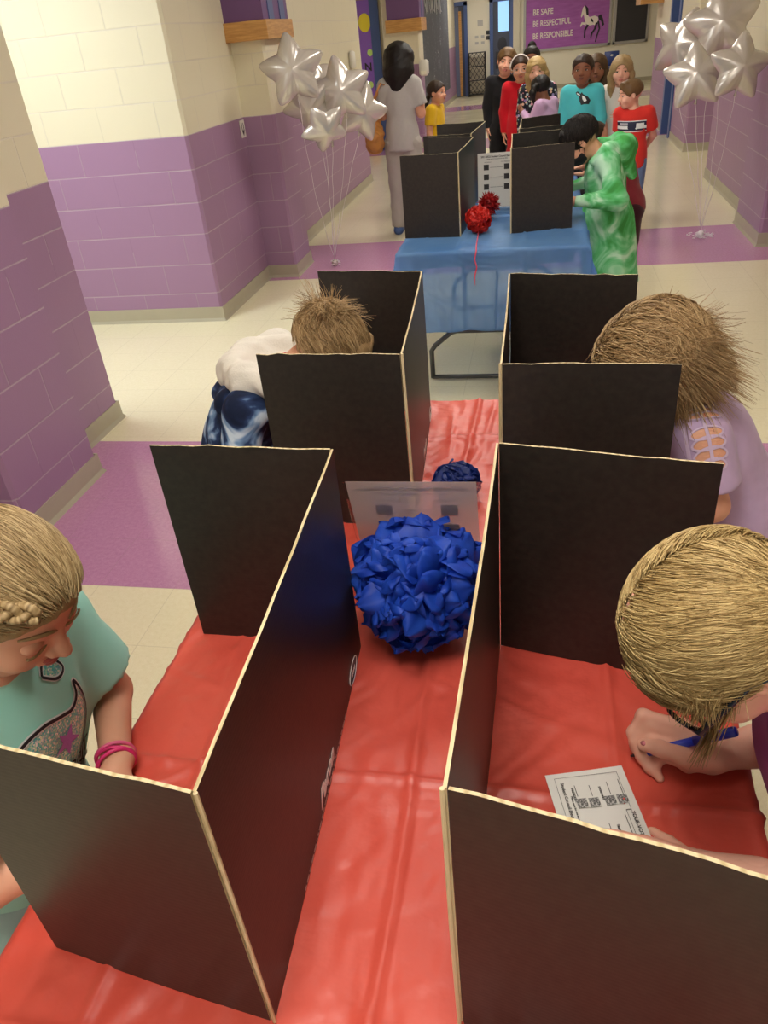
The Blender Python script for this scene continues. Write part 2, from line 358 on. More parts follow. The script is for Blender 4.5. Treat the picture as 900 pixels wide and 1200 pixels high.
def cloth(name, x0, x1, y0, y1, drop, mat, label, folds_x, folds_y, seed, flare=0.05, step=0.006):
    """thin plastic cover lying on the table top and hanging over its four sides"""
    rng = np.random.default_rng(seed); ext = drop
    xs = np.arange(x0 - ext, x1 + ext + 1e-6, step); ys = np.arange(y0 - ext, y1 + ext + 1e-6, step)
    X, Y = np.meshgrid(xs, ys, indexing='ij')
    ox = np.maximum(0, np.maximum(x0 - X, X - x1)); oy = np.maximum(0, np.maximum(y0 - Y, Y - y1))
    cx = np.clip(X, x0, x1); cy = np.clip(Y, y0, y1); sx = np.sign(X - cx); sy = np.sign(Y - cy)
    dr = np.maximum(ox, oy); wav = 0.012 * np.sin(Y * 23 + seed) + 0.010 * np.sin(Y * 47 + 1) ; wav2 = 0.012 * np.sin(X * 21 + seed) + 0.008 * np.sin(X * 43)
    out = np.minimum(1, dr / 0.3)
    co = np.minimum(ox, oy)
    PX = cx + sx * (0.006 * (ox > 0) + flare * ox + (wav * out) * (ox > 0) + 0.18 * co); PY = cy + sy * (0.006 * (oy > 0) + flare * oy + (wav2 * out) * (oy > 0) + 0.18 * co)
    Z = ZT + 0.002 - dr * 0.985
    top = (dr <= 0)
    nz = np.zeros_like(X)
    for fx in folds_x: nz += 0.0065 * np.exp(-((X - fx + 0.004 * np.sin(Y * 9)) / 0.006) ** 2) 
    for fy in folds_y: nz += 0.0065 * np.exp(-((Y - fy + 0.004 * np.sin(X * 11)) / 0.006) ** 2)
    for _ in range(60):
        a = rng.uniform(0, PI); c = rng.uniform(-1, 1); px, py = rng.uniform(x0, x1), rng.uniform(y0, y1); L = rng.uniform(0.05, 0.16)
        u = (X - px) * math.cos(a) + (Y - py) * math.sin(a); v = -(X - px) * math.sin(a) + (Y - py) * math.cos(a)
        nz += rng.uniform(0.002, 0.005) * np.exp(-(v / 0.006) ** 2 - (u / L) ** 2)
    nz += 0.0012 * (np.sin(X * 31 + 2 * np.sin(Y * 13)) + 1)
    for _ in range(9):
        kx, ky = rng.normal(size=2) * (22, 14); ph = rng.uniform(0, 6.28); w1 = np.sin(X * kx + Y * ky + ph + 1.6 * np.sin(X * ky * 0.35 - Y * kx * 0.35 + ph)); nz += 0.0008 * np.exp(-(w1 / 0.22) ** 2)
    Z = Z + np.where(top, nz, 0)
    PX = PX + np.where((ox > 0) & (sx != 0), nz * sx, 0); PY = PY + np.where((oy > 0) & (sy != 0), nz * sy, 0)
    V = np.stack([PX, PY, np.maximum(Z, 0.03)], -1).reshape(-1, 3); n1, n2 = X.shape
    V2 = np.stack([PX - 0.001 * sx, PY - 0.001 * sy, np.maximum(Z, 0.03) - 0.0012], -1).reshape(-1, 3); nn = len(V)
    i, j = np.meshgrid(np.arange(n1 - 1), np.arange(n2 - 1), indexing='ij'); q = (i * n2 + j).ravel(); F = np.stack([q, q + n2, q + n2 + 1, q + 1], 1)
    ring = np.concatenate([np.arange(n2), np.arange(1, n1) * n2 + n2 - 1, ((n1 - 1) * n2 + np.arange(n2 - 1))[::-1], (np.arange(1, n1 - 1) * n2)[::-1]]); r2 = np.roll(ring, -1)
    F = np.concatenate([F, F[:, ::-1] + nn, np.stack([ring, r2, r2 + nn, ring + nn], 1)]); V = np.concatenate([V, V2])
    o = mesh(name, V, F, mat); return tag(o, label, 'tablecloth')
M_ttop = plain('table_laminate', srgb(120, 116, 108), 0.5, nscale=60, namt=0.1); M_steel = plain('grey_table_steel', srgb(86, 88, 88), 0.35, 0.6)
def folding_table(x0, x1, y0, y1, label):
    t = thing('folding_table', label, 'table', ((x0 + x1) / 2, (y0 + y1) / 2, 0)); hx, hy = (x1 - x0) / 2 - 0.01, (y1 - y0) / 2 - 0.01
    MB().box((-hx, -hy, ZT - 0.03), (hx, hy, ZT - 0.001), 0, 0.006).build('tabletop', M_ttop, t)
    a = MB()
    for s in (-1, 1): a.box((s * (hx - 0.06) - 0.012, -hy + 0.06, ZT - 0.09), (s * (hx - 0.06) + 0.012, hy - 0.06, ZT - 0.03)); a.box((-hx + 0.05, s * (hy - 0.07) - 0.01, ZT - 0.09), (hx - 0.05, s * (hy - 0.07) + 0.01, ZT - 0.03))
    a.build('apron', M_steel, t)
    for s in (-1, 1):
        y = s * (hy - 0.30); g = MB(); w_ = hx - 0.08; c = -0.09
        lg = [(-w_ + 0.20, y, ZT - 0.06), (-w_ + 0.20, y, 0.46), (-w_ + 0.20, y, 0.30)]
        # wishbone leg: upper posts, low trapezoid foot
        g.tube([(-w_ * 0.45, y, ZT - 0.04), (-w_ * 0.45, y, 0.28)], 0.012); g.tube([(w_ * 0.45, y, ZT - 0.04), (w_ * 0.45, y, 0.28)], 0.012)
        g.tube([(-w_, y, 0.015), (-w_, y, 0.17), (-w_ + 0.02, y, 0.20), (-w_ + 0.11, y, 0.272), (-w_ + 0.14, y, 0.28), (w_ - 0.14, y, 0.28), (w_ - 0.11, y, 0.272), (w_ - 0.02, y, 0.20), (w_, y, 0.17), (w_, y, 0.015)], 0.0135)
        g.tube([(-w_, y, 0.02), (w_, y, 0.02)], 0.0125)
        g.tube([(w_ * 0.0, y, 0.28), (w_ * 0.0, y - s * 0.42, ZT - 0.05)], 0.008)
        g.build('leg_frame', M_steel, t, True)
    return t
folding_table(-0.604, 0.282, 0.10, 1.93, 'nearer grey folding table under the red plastic cover')
cloth('red_tablecloth', -0.606, 0.284, 0.098, 1.932, 0.34, M_red, 'wrinkled red plastic tablecloth on the nearer table', (-0.47, -0.16, 0.12), (0.30, 0.66, 1.02, 1.38, 1.7), 3)
folding_table(-0.662, 0.212, 3.60, 5.43, 'farther grey folding table under the blue plastic cover')
cloth('blue_tablecloth', -0.664, 0.214, 3.598, 5.432, 0.375, M_bluec, 'see-through blue plastic tablecloth hanging over the farther table', (-0.37, -0.08), (3.9, 4.3, 4.8), 5, 0.10, 0.012)
# ---- privacy boards
BH = 0.385; BT = 0.0034
def black_card():
    s = N('black_cardboard'); o = s.obj(); f = s.noise(o, 90, 3); g = s.n('ShaderNodeTexWave', {'Vector': o, 'Scale': 55.0, 'Distortion': 0.6}, bands_direction='Z').outputs[1]
    s.set(color=s.ramp(f, [(0.3, srgb(34, 30, 27)), (0.7, srgb(46, 41, 36))]), rough=0.42, spec=0.45); s.bump(s.math('ADD', f, s.math('MULTIPLY', g, 0.5)), 0.08, 0.001); return s.m
M_black = black_card()
s_ = N('raw_card_edge'); f_ = s_.n('ShaderNodeTexWave', {'Vector': s_.obj(), 'Scale': 25.0, 'Distortion': 3.0, 'Detail': 1.0}).outputs[1]
M_edge = s_.set(color=s_.ramp(f_, [(0.0, srgb(186, 166, 124)), (0.5, srgb(218, 200, 160))]), rough=0.8).m
M_ink = plain('white_print', srgb(244, 240, 234), 0.5)
def panel(p, q, parent, foldp=0, foldq=0):
    """upright card between plan points p and q; raw edges on top and at the ends"""
    p = np.array(p, float); q = np.array(q, float); d = q - p; L = np.linalg.norm(d); d /= L; n = np.array([-d[1], d[0]]) * BT / 2
    b = MB(); k = 12; rng = np.random.default_rng(int(abs(p[0] * 977 + p[1] * 331 + L * 77)) + 1)
    V = []
    for i in range(k + 1):
        c = p + d * L * i / k; jz = 0.0008 * rng.normal(); bow = 0.0035 * math.sin(PI * i / k)
        for z, m in ((ZT + 0.005, 1), (ZT + 0.005, -1), (ZT + BH + jz, -1), (ZT + BH + jz, 1)):
            w = n * m + n / BT * 2 * bow * 0.5; V.append((c[0] + w[0], c[1] + w[1], z))
    F = []; M = []
    for i in range(k):
        a = i * 4; c = a + 4
        F += [(a, a + 1, c + 1, c), (a + 1, a + 2, c + 2, c + 1), (a + 2, a + 3, c + 3, c + 2), (a + 3, a, c, c + 3)]; M += [1, 0, 1, 0]
    F += [(3, 2, 1, 0), (k * 4, k * 4 + 1, k * 4 + 2, k * 4 + 3)]; M += [1, 1]
    b.V = [np.array(V)]; b.F = F; b.M = M; b.n = len(V)
    return b.build('panel', [M_black, M_edge], parent)
def board(far_out, far_in, near_in, near_out, label, group):
    c = ((far_in[0] + near_in[0]) / 2, (far_in[1] + near_in[1]) / 2); t = thing('privacy_board', label, 'privacy board', (c[0], c[1], ZT), 0, group)
    r = lambda p: (p[0] - c[0], p[1] - c[1])
    sgn = 1 if far_out[0] > far_in[0] else -1; e = 0.003 * sgn
    ps = [panel(r(far_out), r((far_in[0] + e, far_in[1])), t), panel(r(far_in), r(near_in), t), panel(r((near_in[0] + e, near_in[1])), r(near_out), t)]
    for o in ps: o.location = (0, 0, -ZT)
    # torn crease where card folds at the near corner
    m = MB(); x, y = r(near_in); m.tube([(x - e * 0.6, y - 0.002, 0.006), (x - e * 0.9, y - 0.0025, 0.2), (x - e * 0.6, y - 0.002, BH + 0.001)], 0.0022, 6)
    m.build('fold_crease', M_edge, t); return t
GR = 'black folding privacy boards on the red table'; GB = 'black folding privacy boards on the blue table'
bA = board((-0.578, 0.935), (-0.288, 0.925), (-0.262, 0.346), (-0.545, 0.386), 'black privacy board nearest on the left, with the girl in mint shirt behind it', GR)
bB = board((0.2335, 0.891), (-0.0535, 0.948), (-0.064, 0.372), (0.215, 0.312), 'black privacy board nearest on the right, around the ballot paper', GR)
bC = board((-0.560, 1.893), (-0.284, 1.850), (-0.246, 1.297), (-0.533, 1.312), 'black privacy board farther on the left, beside the boy with white hood', GR)
bD = board((0.2135, 1.745), (-0.070, 1.800), (-0.0625, 1.240), (0.231, 1.227), 'black privacy board farther on the right, beside the girl in lavender top', GR)
bE = board((-0.62, 4.550), (-0.36, 4.435), (-0.390, 3.870), (-0.670, 3.895), 'black privacy board at the near left corner of the blue table', GB)
bF = board((-0.645, 5.17), (-0.345, 5.14), (-0.385, 4.575), (-0.655, 4.625), 'black privacy board at the far left end of the blue table', GB)
bG = board((0.13, 4.47), (-0.158, 4.43), (-0.1425, 3.880), (0.1475, 3.940), 'black privacy board at the near right corner, before the boy in green hoodie', GB)
bH = board((0.103, 5.235), (-0.128, 5.14), (-0.126, 4.62), (0.13, 4.65), 'black privacy board at the far right end of the blue table', GB)
# printing on the outer face of board A (runs along the bottom) and board C
def prints(bd, near, far, side):
    yd = (far[0] - near[0], far[1] - near[1]); L = math.hypot(*yd); u = (yd[0] / L, yd[1] / L); n = (u[1] * side, -u[0] * side)
    c = bd.location; P = lambda s, z: (near[0] + u[0] * s + n[0] * 0.0042 - c[0], near[1] + u[1] * s + n[1] * 0.0042 - c[1], z)
    text('printed_logo', 'Pacon', 0.036, M_ink, bd, frame(P(0.245, 0.022), (u[0], u[1], 0), (0, 0, 1)), 0.0002, 0.5, bold=0.0010)
    f = MB(); s_ = 0.14; rg = random.Random(3)
    while s_ < 0.42:
        w_ = rg.uniform(0.004, 0.016); a, b = P(s_, 0.0105), P(s_ + w_, 0.0135); f.quad(a, (b[0], b[1], a[2]), b, (a[0], a[1], b[2])); s_ += w_ + 0.0035
    f.build('printed_fine_line', M_ink, bd)
    m = MB(); m.tube([np.array(P(0.50 + 0.030 * math.cos(a), 0.026 + 0.016 * math.sin(a))) for a in np.linspace(0, 2 * PI, 25)], 0.0006, 4)
    m.build('printed_oval', M_ink, bd); text('printed_oval_words', 'Pacon', 0.013, M_ink, bd, frame(P(0.482, 0.021), (u[0], u[1], 0), (0, 0, 1)), 0.0002, 0.3)
prints(bA, (-0.262, 0.346), (-0.288, 0.925), 1); prints(bC, (-0.246, 1.297), (-0.284, 1.850), 1)
# ------------------------------------------------------------ pompoms, signs, balloons
def tissue(name, c1, c2):
    s = N(name); f = s.noise(s.obj(), 30, 3); s.set(color=s.ramp(f, [(0.3, c1), (0.7, c2)]), rough=0.5, spec=0.35)
    tl = s.n('ShaderNodeBsdfTranslucent', {0: c2}); m = s.n('ShaderNodeMixShader', {0: 0.3}); out = s.t.nodes['Material Output']
    s.t.links.new(s.b.outputs[0], m.inputs[1]); s.t.links.new(tl.outputs[0], m.inputs[2]); s.t.links.new(m.outputs[0], out.inputs[0]); return s.m
M_tb = tissue('blue_tissue', srgb(24, 60, 172), srgb(44, 92, 212)); M_tr = tissue('red_tissue', srgb(188, 30, 26), srgb(226, 52, 40)); M_tdr = tissue('dark_red_tissue', srgb(150, 22, 26), srgb(190, 40, 40))
M_tnavy = tissue('navy_tissue', srgb(14, 30, 90), srgb(24, 48, 128))
def pompom(name, label, c, R, n, mat, seed, wid=0.42, spiky=False, group=None, flat=1.0):
    rng = np.random.default_rng(seed); t = thing(name, label, 'pompom', (c[0], c[1], c[2] - R * flat), 0, group); V = []; F = []; nn = 0
    gold = PI * (3 - math.sqrt(5)); na, nb = (13, 9); tl_ = rng.uniform(0.15, 0.62, 97)
    for i in range(n):
        z = 1 - 2 * (i + 0.5) / n; a = gold * i; d = np.array([math.sqrt(1 - z * z) * math.cos(a), math.sqrt(1 - z * z) * math.sin(a), z]) + rng.normal(size=3) * 0.10
        d /= np.linalg.norm(d); u = np.cross(d, rng.normal(size=3)); u /= np.linalg.norm(u); v = np.cross(d, u)
        L = R * rng.uniform(0.84, 1.03); W = R * wid * rng.uniform(0.7, 1.15); cup = rng.uniform(0.25, 0.75) * (-1 if rng.random() < 0.3 else 1); curl = rng.uniform(-0.25, 0.35)
        s = (1 - (1 - np.linspace(0.0, 1, na)) ** 1.7)[:, None] * 0.9 + 0.1; q = np.linspace(-1, 1, nb)[None, :]
        if spiky: prof = W * (0.3 + 0.7 * np.sin(s * 2.2)) * np.sqrt(np.clip(1.02 - s ** 4, 0.02, 1))
        else: prof = W * np.minimum(1, 0.2 + s * 1.1) * np.sqrt(np.clip(1.0 - np.clip((s - 0.66) / 0.34, 0, 1) ** 2, 0.0005, 1))
        rad = L * (s + 0 * q) * (1 - 0.22 * q * q * s) ; side = prof * q; bow = cup * (q * q - 0.4) * W * 0.7 * s + curl * W * s ** 3 + 0.05 * W * np.sin(q * 9 + i) * s
        if spiky: P = rad[..., None] * d + side[..., None] * u + bow[..., None] * v
        else:
            ro = L * np.minimum(1.0, 0.25 + 0.95 * s - 0.22 * s ** 4) * (1 - 0.10 * q * q * s) + 0.018 * R * np.sin(q * 7 + i) * s; tg = R * tl_[i % 97] * s ** 2.2
            P = ro[..., None] * d + side[..., None] * u + (tg + 0 * q + 0.02 * R * np.cos(q * 5 + i))[..., None] * v
        V.append(P.reshape(-1, 3)); 
        for j in range(na - 1):
            for k in range(nb - 1): F.append((nn + j * nb + k, nn + (j + 1) * nb + k, nn + (j + 1) * nb + k + 1, nn + j * nb + k + 1))
        nn += na * nb
    V = np.concatenate(V); V[:, 2] *= flat; V[:, 2] = np.maximum(V[:, 2] + R * flat, 0.001)
    mesh('tissue_petals', V, F, mat, t)
    m = MB(); m.ball((0, 0, R * flat), (R * 0.62, R * 0.62, R * 0.62 * flat)); m.build('core', mat, t, True); return t
pompom('tissue_pompom', 'big royal blue tissue paper pompom in the middle of the red table', (-0.186, 0.962, ZT + 0.117), 0.108, 230, M_tb, 4, 0.33)
pompom('tissue_pompom', 'dark blue tissue pompom behind the slanted sign holder, only its top showing', (-0.168, 1.40, ZT + 0.050), 0.052, 160, M_tnavy, 9, 0.5, flat=0.85)
r1 = pompom('tissue_pompom', 'bright red tissue pompom with a dangling ribbon, nearest on the blue table', (-0.302, 3.93, ZT + 0.070), 0.064, 150, M_tr, 5, 0.42)
pompom('tissue_pompom', 'spiky dark red tissue pompom in front of the upright sign', (-0.272, 4.27, ZT + 0.075), 0.070, 170, M_tdr, 6, 0.14, True)
pompom('tissue_pompom', 'small red tissue pompom squeezed between the two bigger red ones', (-0.312, 4.09, ZT + 0.055), 0.046, 90, M_tr, 8, 0.4)
M_rib = plain('pink_ribbon', srgb(226, 78, 96), 0.35)
m = MB(); pts = [(0.0, -0.03, 0.012), (0.005, -0.20, 0.008), (0.010, -0.322, 0.010), (0.012, -0.347, 0.0), (0.004, -0.352, -0.04), (0.013, -0.353, -0.075), (0.002, -0.354, -0.12), (0.004, -0.356, -0.16)]
m.tube(pts, [0.003] * 7 + [0.001], 6); m.build('ribbon', M_rib, r1, True)
# sign holders
sA = N('clear_acrylic').set(color=(0.95, 0.97, 0.97, 1), rough=0.0, trans=1.0, ior=1.1, alpha=0.25); M_acr = sA.m
def paper_mat(name, col, a):
    s = N(name).set(color=col, rough=0.55); tl = s.n('ShaderNodeBsdfTranslucent', {0: col}); m1 = s.n('ShaderNodeMixShader', {0: 0.35}); tr = s.n('ShaderNodeBsdfTransparent'); m2 = s.n('ShaderNodeMixShader', {0: 1 - a})
    out = s.t.nodes['Material Output']; L = s.t.links.new
    L(s.b.outputs[0], m1.inputs[1]); L(tl.outputs[0], m1.inputs[2]); L(m1.outputs[0], m2.inputs[1]); L(tr.outputs[0], m2.inputs[2]); L(m2.outputs[0], out.inputs[0]); return s.m
M_pap = paper_mat('thin_paper', srgb(226, 208, 202), 0.5); M_pap2 = plain('white_paper', srgb(216, 212, 205), 0.6)
M_gink = plain('grey_print', srgb(46, 42, 42), 0.6); M_kink = plain('black_print', srgb(48, 46, 46), 0.6)
def print_page(t, M, w, h, mat, pic):
    """printed ballot overview: title, subtitle, two columns of pictures and lines; M maps page plane"""
    def P(o, x, y, z=0.0006): return M @ Matrix.Translation((x, y, z))
    text('printed_title', '2021-2022 Student Council Election', 0.0122, mat, t, P(0, w * 0.5, h - 0.022), 0.0001, align='CENTER', bold=0.0004)
    text('printed_subtitle', 'Please vote for one person for each office', 0.0066, mat, t, P(0, w * 0.5, h - 0.032), 0.0001, align='CENTER', bold=0.00015)
    for cx, a in ((w * 0.26, 'PRESIDENT'), (w * 0.72, 'VICE PRESIDENT')):
        text('printed_heading', a, 0.0075, mat, t, P(0, cx, h - 0.049), 0.0001, align='CENTER')
    for cx in (w * 0.22, w * 0.74):
        for k in range(3):
            y0 = h - 0.085 - k * 0.05; b = MB()
            b.box((cx - 0.014, y0, 0), (cx + 0.014, y0 + 0.028, 0.0004)); b.build('printed_picture', pic, t).matrix_local = P(0, 0, 0); b = MB(); b.box((cx + 0.020 if cx < w / 2 else cx - 0.055, y0 + 0.012, 0), (cx + 0.055 if cx < w / 2 else cx - 0.02, y0 + 0.0135, 0.0004)); b.build('printed_name', pic, t).matrix_local = P(0, 0, 0)
def sign(label, o, xd, yd, printdir):
    """acrylic slant holder; o = lower left corner, yd up the sheet"""
    t = thing('sign_holder', label, 'sign', (o[0], o[1], ZT + 0.004)); W, Hh = 0.236, 0.279
    M = frame((0, 0, 0.006), xd, yd)
    a = MB(); a.box((0, 0, -0.0012), (W, Hh, 0.0012)); a.build('acrylic_sheet', M_acr, t).matrix_local = M
    f = MB(); x = Vector(xd).normalized(); n = Vector((x.y, -x.x, 0)) * printdir
    f.box((0, 0, -0.001), (W, 0.075, 0.001)); f.build('foot', M_acr, t).matrix_local = frame((0, 0, 0.004), xd, (n.x, n.y, 0))
    return t, M
t, M = sign('slanted clear sign holder with mirrored writing, behind the big blue pompom', (-0.309, 1.10, 0), (1, 0.02, 0), (0, -0.084, 0.265), -1)
Mp = frame((0.004, 0.003, 0.008), (1, 0.02, 0), (0, -0.084, 0.265)); b = MB(); b.box((0, 0, -0.0002), (0.212, 0.276, 0.0002)); b.build('printed_page', M_pap, t).matrix_local = Mp
Mt = frame((0.216, 0.0075, 0.008), (-1, -0.02, 0), (0, -0.084, 0.265)); print_page(t, Mt, 0.212, 0.276, M_gink, plain('pale_photo_print', srgb(150, 140, 142), 0.6))
t, M = sign('upright sign holder with a printed ballot page at the blue table', (-0.352, 4.52, 0), (1, 0, 0), (0, 0.03, 0.27), -1)
b = MB(); b.box((0, 0, -0.0002), (0.214, 0.276, 0.0002)); Mp = frame((0.003, -0.003, 0.007), (1, 0, 0), (0, 0.03, 0.27)); b.build('printed_page', M_pap2, t).matrix_local = Mp
Mt = frame((0.003, -0.0038, 0.007), (1, 0, 0), (0, 0.03, 0.27)); print_page(t, Mt, 0.214, 0.276, M_gink, M_gink)
# ballot paper under the right hand girl's hand
t = thing('ballot_paper', 'white printed ballot paper with small portraits on the red cloth', 'paper', (0.021, 0.686, ZT + 0.011))
xd = (0.102, 0.027, 0); yd = (0.028, -0.113, 0)  # page long side runs towards the camera
Wp, Lp = 0.1055, 0.150
g = MB(); n = 10; V = [(Wp * i / n, Lp * j / n, 0.001 + 0.0025 * math.sin(PI * i / n) * (j / n) + 0.002 * (i / n) ** 2) for i in range(n + 1) for j in range(n + 1)]
F = [(i * (n + 1) + j, i * (n + 1) + j + 1, (i + 1) * (n + 1) + j + 1, (i + 1) * (n + 1) + j) for i in range(n) for j in range(n)]
MX = Matrix((Vector(xd).normalized(), Vector(yd).normalized(), Vector((0, 0, 1)))).transposed().to_4x4()
o = mesh('page', V, F, M_pap2, t); o.matrix_local = MX
def BP(x, y, z=0.0045): return MX @ Matrix.Translation((x, y, z))
fr = MB()
for a, b in (((0.010, 0.010), (0.0104, 0.150)), ((0.010, 0.010), (0.095, 0.0104)), ((0.0946, 0.010), (0.095, 0.150))): fr.box((*a, 0), (*b, 0.0002))
def wl(x, y, L): fr.box((x, y, 0), (x + 0.0008, y + L, 0.0002))
for x, y, L in ((0.033, 0.024, 0.017), (0.052, 0.026, 0.017), (0.076, 0.024, 0.020), (0.092, 0.022, 0.024), (0.060, 0.085, 0.022), (0.084, 0.075, 0.028)): wl(x, y, L)
fr.build('printed_border', M_kink, t).matrix_local = BP(0, 0)
# text on the page reads along its long side
TM = lambda x, y: BP(x, y) @ Matrix.Rotation(PI / 2, 4, 'Z') @ Matrix.Scale(-1, 4, (0, 1, 0)) @ Matrix.Rotation(0, 4, 'X')
for s_, x, y, z in (('Student Council Election', 0.0165, 0.018, 0.0062), ('Please vote for one for each office', 0.0245, 0.040, 0.0036), ('PRESIDENT', 0.028, 0.028, 0.0045), ('SECRETARY', 0.064, 0.030, 0.0040), ('TREASURER', 0.070, 0.088, 0.0040), ('YOUR VOTE COUNTS', 0.094, 0.072, 0.0070)):
    text('printed_words', s_, z, M_kink, t, TM(x, y), 0.0001, bold=0.00008)
s = N('portrait_print'); M_port = s.set(color=s.ramp(s.noise(s.obj(), 420, 3, 0.7), [(0.35, srgb(40, 40, 40)), (0.5, srgb(120, 118, 116)), (0.65, srgb(215, 212, 208))]), rough=0.6).m
for x, y in ((0.030, 0.045), (0.046, 0.046), (0.067, 0.046), (0.083, 0.046), (0.080, 0.106)):
    b = MB(); b.box((0, 0, 0), (0.0135, 0.0135, 0.0003)); b.build('printed_portrait', M_port, t).matrix_local = BP(x, y)
b = MB(); 
for y0, y1, x0, x1 in ((0.068, 0.069, 0.0885, 0.0945), (0.130, 0.131, 0.0885, 0.0945)): b.box((x0, y0, 0), (x1, y1, 0.0002))
b.box((0.0880, 0.068, 0), (0.0885, 0.131, 0.0002)); b.build('printed_frame', M_kink, t).matrix_local = BP(0, 0)
# balloons
s = N('pearl_foil'); o_ = s.obj(); nz = s.noise(o_, 9, 3); s.set(color=srgb(206, 198, 190), metal=0.45, rough=0.27, spec=0.6, coat=0.5); s.bump(nz, 0.25, 0.01); M_foil = s.m
M_string = plain('white_string', srgb(230, 222, 226), 0.4)
def star(label, c, size, nrm, roll, group, anchor, knot=None):
    t = thing('star_balloon', label, 'balloon', c, 0, group)
    nr, na = 16, 100; V = []; F = []
    Rr = []
    for j in range(na):
        a = 2 * PI * j / na; k = abs(((a / (2 * PI / 5) + 0.5) % 1) - 0.5) * 2     # 0 at tip, 1 at valley
        Rr.append(0.60 + 0.40 * (1 - k) ** 1.5 if k > 0.05 else 0.965)
    Rr = np.array(Rr); ang = 2 * PI * np.arange(na) / na + PI / 2
    for side in (1, -1):
        for i in range(nr + 1):
            s_ = (i / nr) ** 0.8 if i < nr else 1.0
            for j in range(na):
                r = s_ * Rr[j]; x, y = r * math.cos(ang[j]), r * math.sin(ang[j])
                h = 0.42 * (1 - s_ ** 2.2) ** 0.60 * (0.50 + 0.50 * (1 - min(1, r)) ** 0.6) 
                puck = 0.018 * s_ ** 5 * (1 - s_) * 6 * math.sin(j * 2 * PI / na * 25)
                V.append((x, y, side * (h + puck if i < nr else 0)))
    V = np.array(V) * size; k = (nr + 1) * na
    for sd in (0, 1):
        for i in range(nr):
            for j in range(na):
                q = (sd * k + i * na + j, sd * k + (i + 1) * na + j, sd * k + (i + 1) * na + (j + 1) % na, sd * k + i * na + (j + 1) % na); F.append(q if sd == 0 else q[::-1])
    z = Vector(nrm).normalized(); x = Vector((z.y * -1, z.x, 0)).normalized() if abs(z.z) < 0.95 else Vector((1, 0, 0)); y = z.cross(x); 
    if y.z < 0: x, y = -x, -y
    Mr = Matrix((x, y, z)).transposed().to_4x4() @ Matrix.Rotation(roll, 4, 'Z')
    o = mesh('foil', V, F, M_foil, t); o.matrix_local = Mr
    tail = Mr @ Vector((size * 0.0, -size * 0.52, 0)); b = MB()
    b.tube([tail, tail + Vector((0.004, 0, -0.03)), tail + Vector((0, 0, -0.055))], [0.012, 0.006, 0.012], 8); b.build('neck', M_foil, t, True)
    e = Vector(anchor) - Vector(c) ; st = tail + Vector((0, 0, -0.05)); b = MB(); P = []
    rg = random.Random(str(c)); wob = rg.uniform(-0.03, 0.03)
    for i in range(15):
        f = i / 14; p = st.lerp(e, f); P.append((p.x + wob * math.sin(PI * f) + 0.004 * math.sin(f * 20), p.y + 0.5 * wob * math.sin(PI * f), p.z))
    b.tube(P, 0.0018, 5); b.build('string', M_string, t, True); return t
aL = (-1.741, 6.44, 0.07); gL = 'silver star balloons beside the left wall'
star('silver star balloon, topmost and leftmost of the left bunch', (-1.714, 5.85, 1.497), 0.245, (0.25, -1, 0.15), 0.10, gL, aL)
star('small turned silver star balloon half behind the topmost left one', (-1.655, 6.22, 1.41), 0.19, (0.9, -0.8, 0.2), 0.2, gL, aL)
star('silver star balloon below the topmost one in the left bunch', (-1.690, 6.05, 1.26), 0.21, (0.1, -1, -0.5), 0.45, gL, aL)
star('crumpled silver star balloon hanging lowest in the left bunch', (-1.510, 5.75, 1.135), 0.185, (0.5, -0.9, -0.5), 0.55, gL, aL)
star('bright silver star balloon in the middle of the left bunch', (-1.445, 6.1, 1.335), 0.24, (0.2, -1, 0.1), 0.15, gL, aL)
star('silver star balloon at the right end of the left bunch, by the handbag', (-1.385, 6.45, 1.165), 0.225, (0.5, -1, 0.1), -0.35, gL, aL)
aR = (1.295, 6.815, 0.07); gR = 'silver star balloons beside the right wall'
star('big silver star balloon at the top of the right bunch', (1.240, 6.75, 1.50), 0.28, (-0.1, -1, 0.25), 0.16, gR, aR)
star('silver star balloon at the left of the right bunch, turned sideways', (1.02, 6.98, 1.385), 0.26, (-0.75, -1, 0.2), -0.3, gR, aR)
star('silver star balloon lowest in front of the right bunch', (1.050, 6.40, 1.21), 0.24, (-0.1, -1, 0.35), 0.10, gR, aR)
star('silver star balloon at the right of the right bunch, before the purple wall', (1.290, 6.20, 1.255), 0.225, (0.15, -1, 0.2), -0.12, gR, aR)
star('silver star balloon mostly hidden at the back of the right bunch', (1.22, 7.22, 1.26), 0.22, (0, -1, 0.1), 0.5, gR, aR)
def weight(label, c, mat, seed, n=26, sp=0.055):
    t = thing('balloon_weight', label, 'balloon weight', c); rg = random.Random(seed); b = MB(); b.ball((0, 0, 0.03), (0.028, 0.028, 0.03), 0, 10); b.build('foil_ball', mat, t, True); b = MB()
    for k in range(n):
        a = rg.uniform(0, 2 * PI); r = rg.uniform(0.01, sp); x, y = r * math.cos(a), r * math.sin(a); z = rg.uniform(0.008, 0.055); rr = rg.uniform(0.006, 0.014); ph = rg.uniform(0, 6)
        b.tube([(x + rr * math.cos(q + ph), y + rr * math.sin(q * 0.9 + ph), z * (1 - 0.04 * q) + 0.002) for q in np.linspace(0, 7, 14)], 0.0022, 4)
    b.build('curled_ribbon', plain('white_ribbon', srgb(236, 228, 232), 0.35), t, True)
weight('foil balloon weight with curled ribbon on the purple floor band, by the left wall', (-1.741, 6.44, 0), M_foil, 1, 14, 0.045)
weight('white curled ribbon balloon weight on the purple floor band, by the right wall', (1.295, 6.815, 0), plain('white_ribbon', srgb(236, 228, 232), 0.35), 2, 44, 0.10)
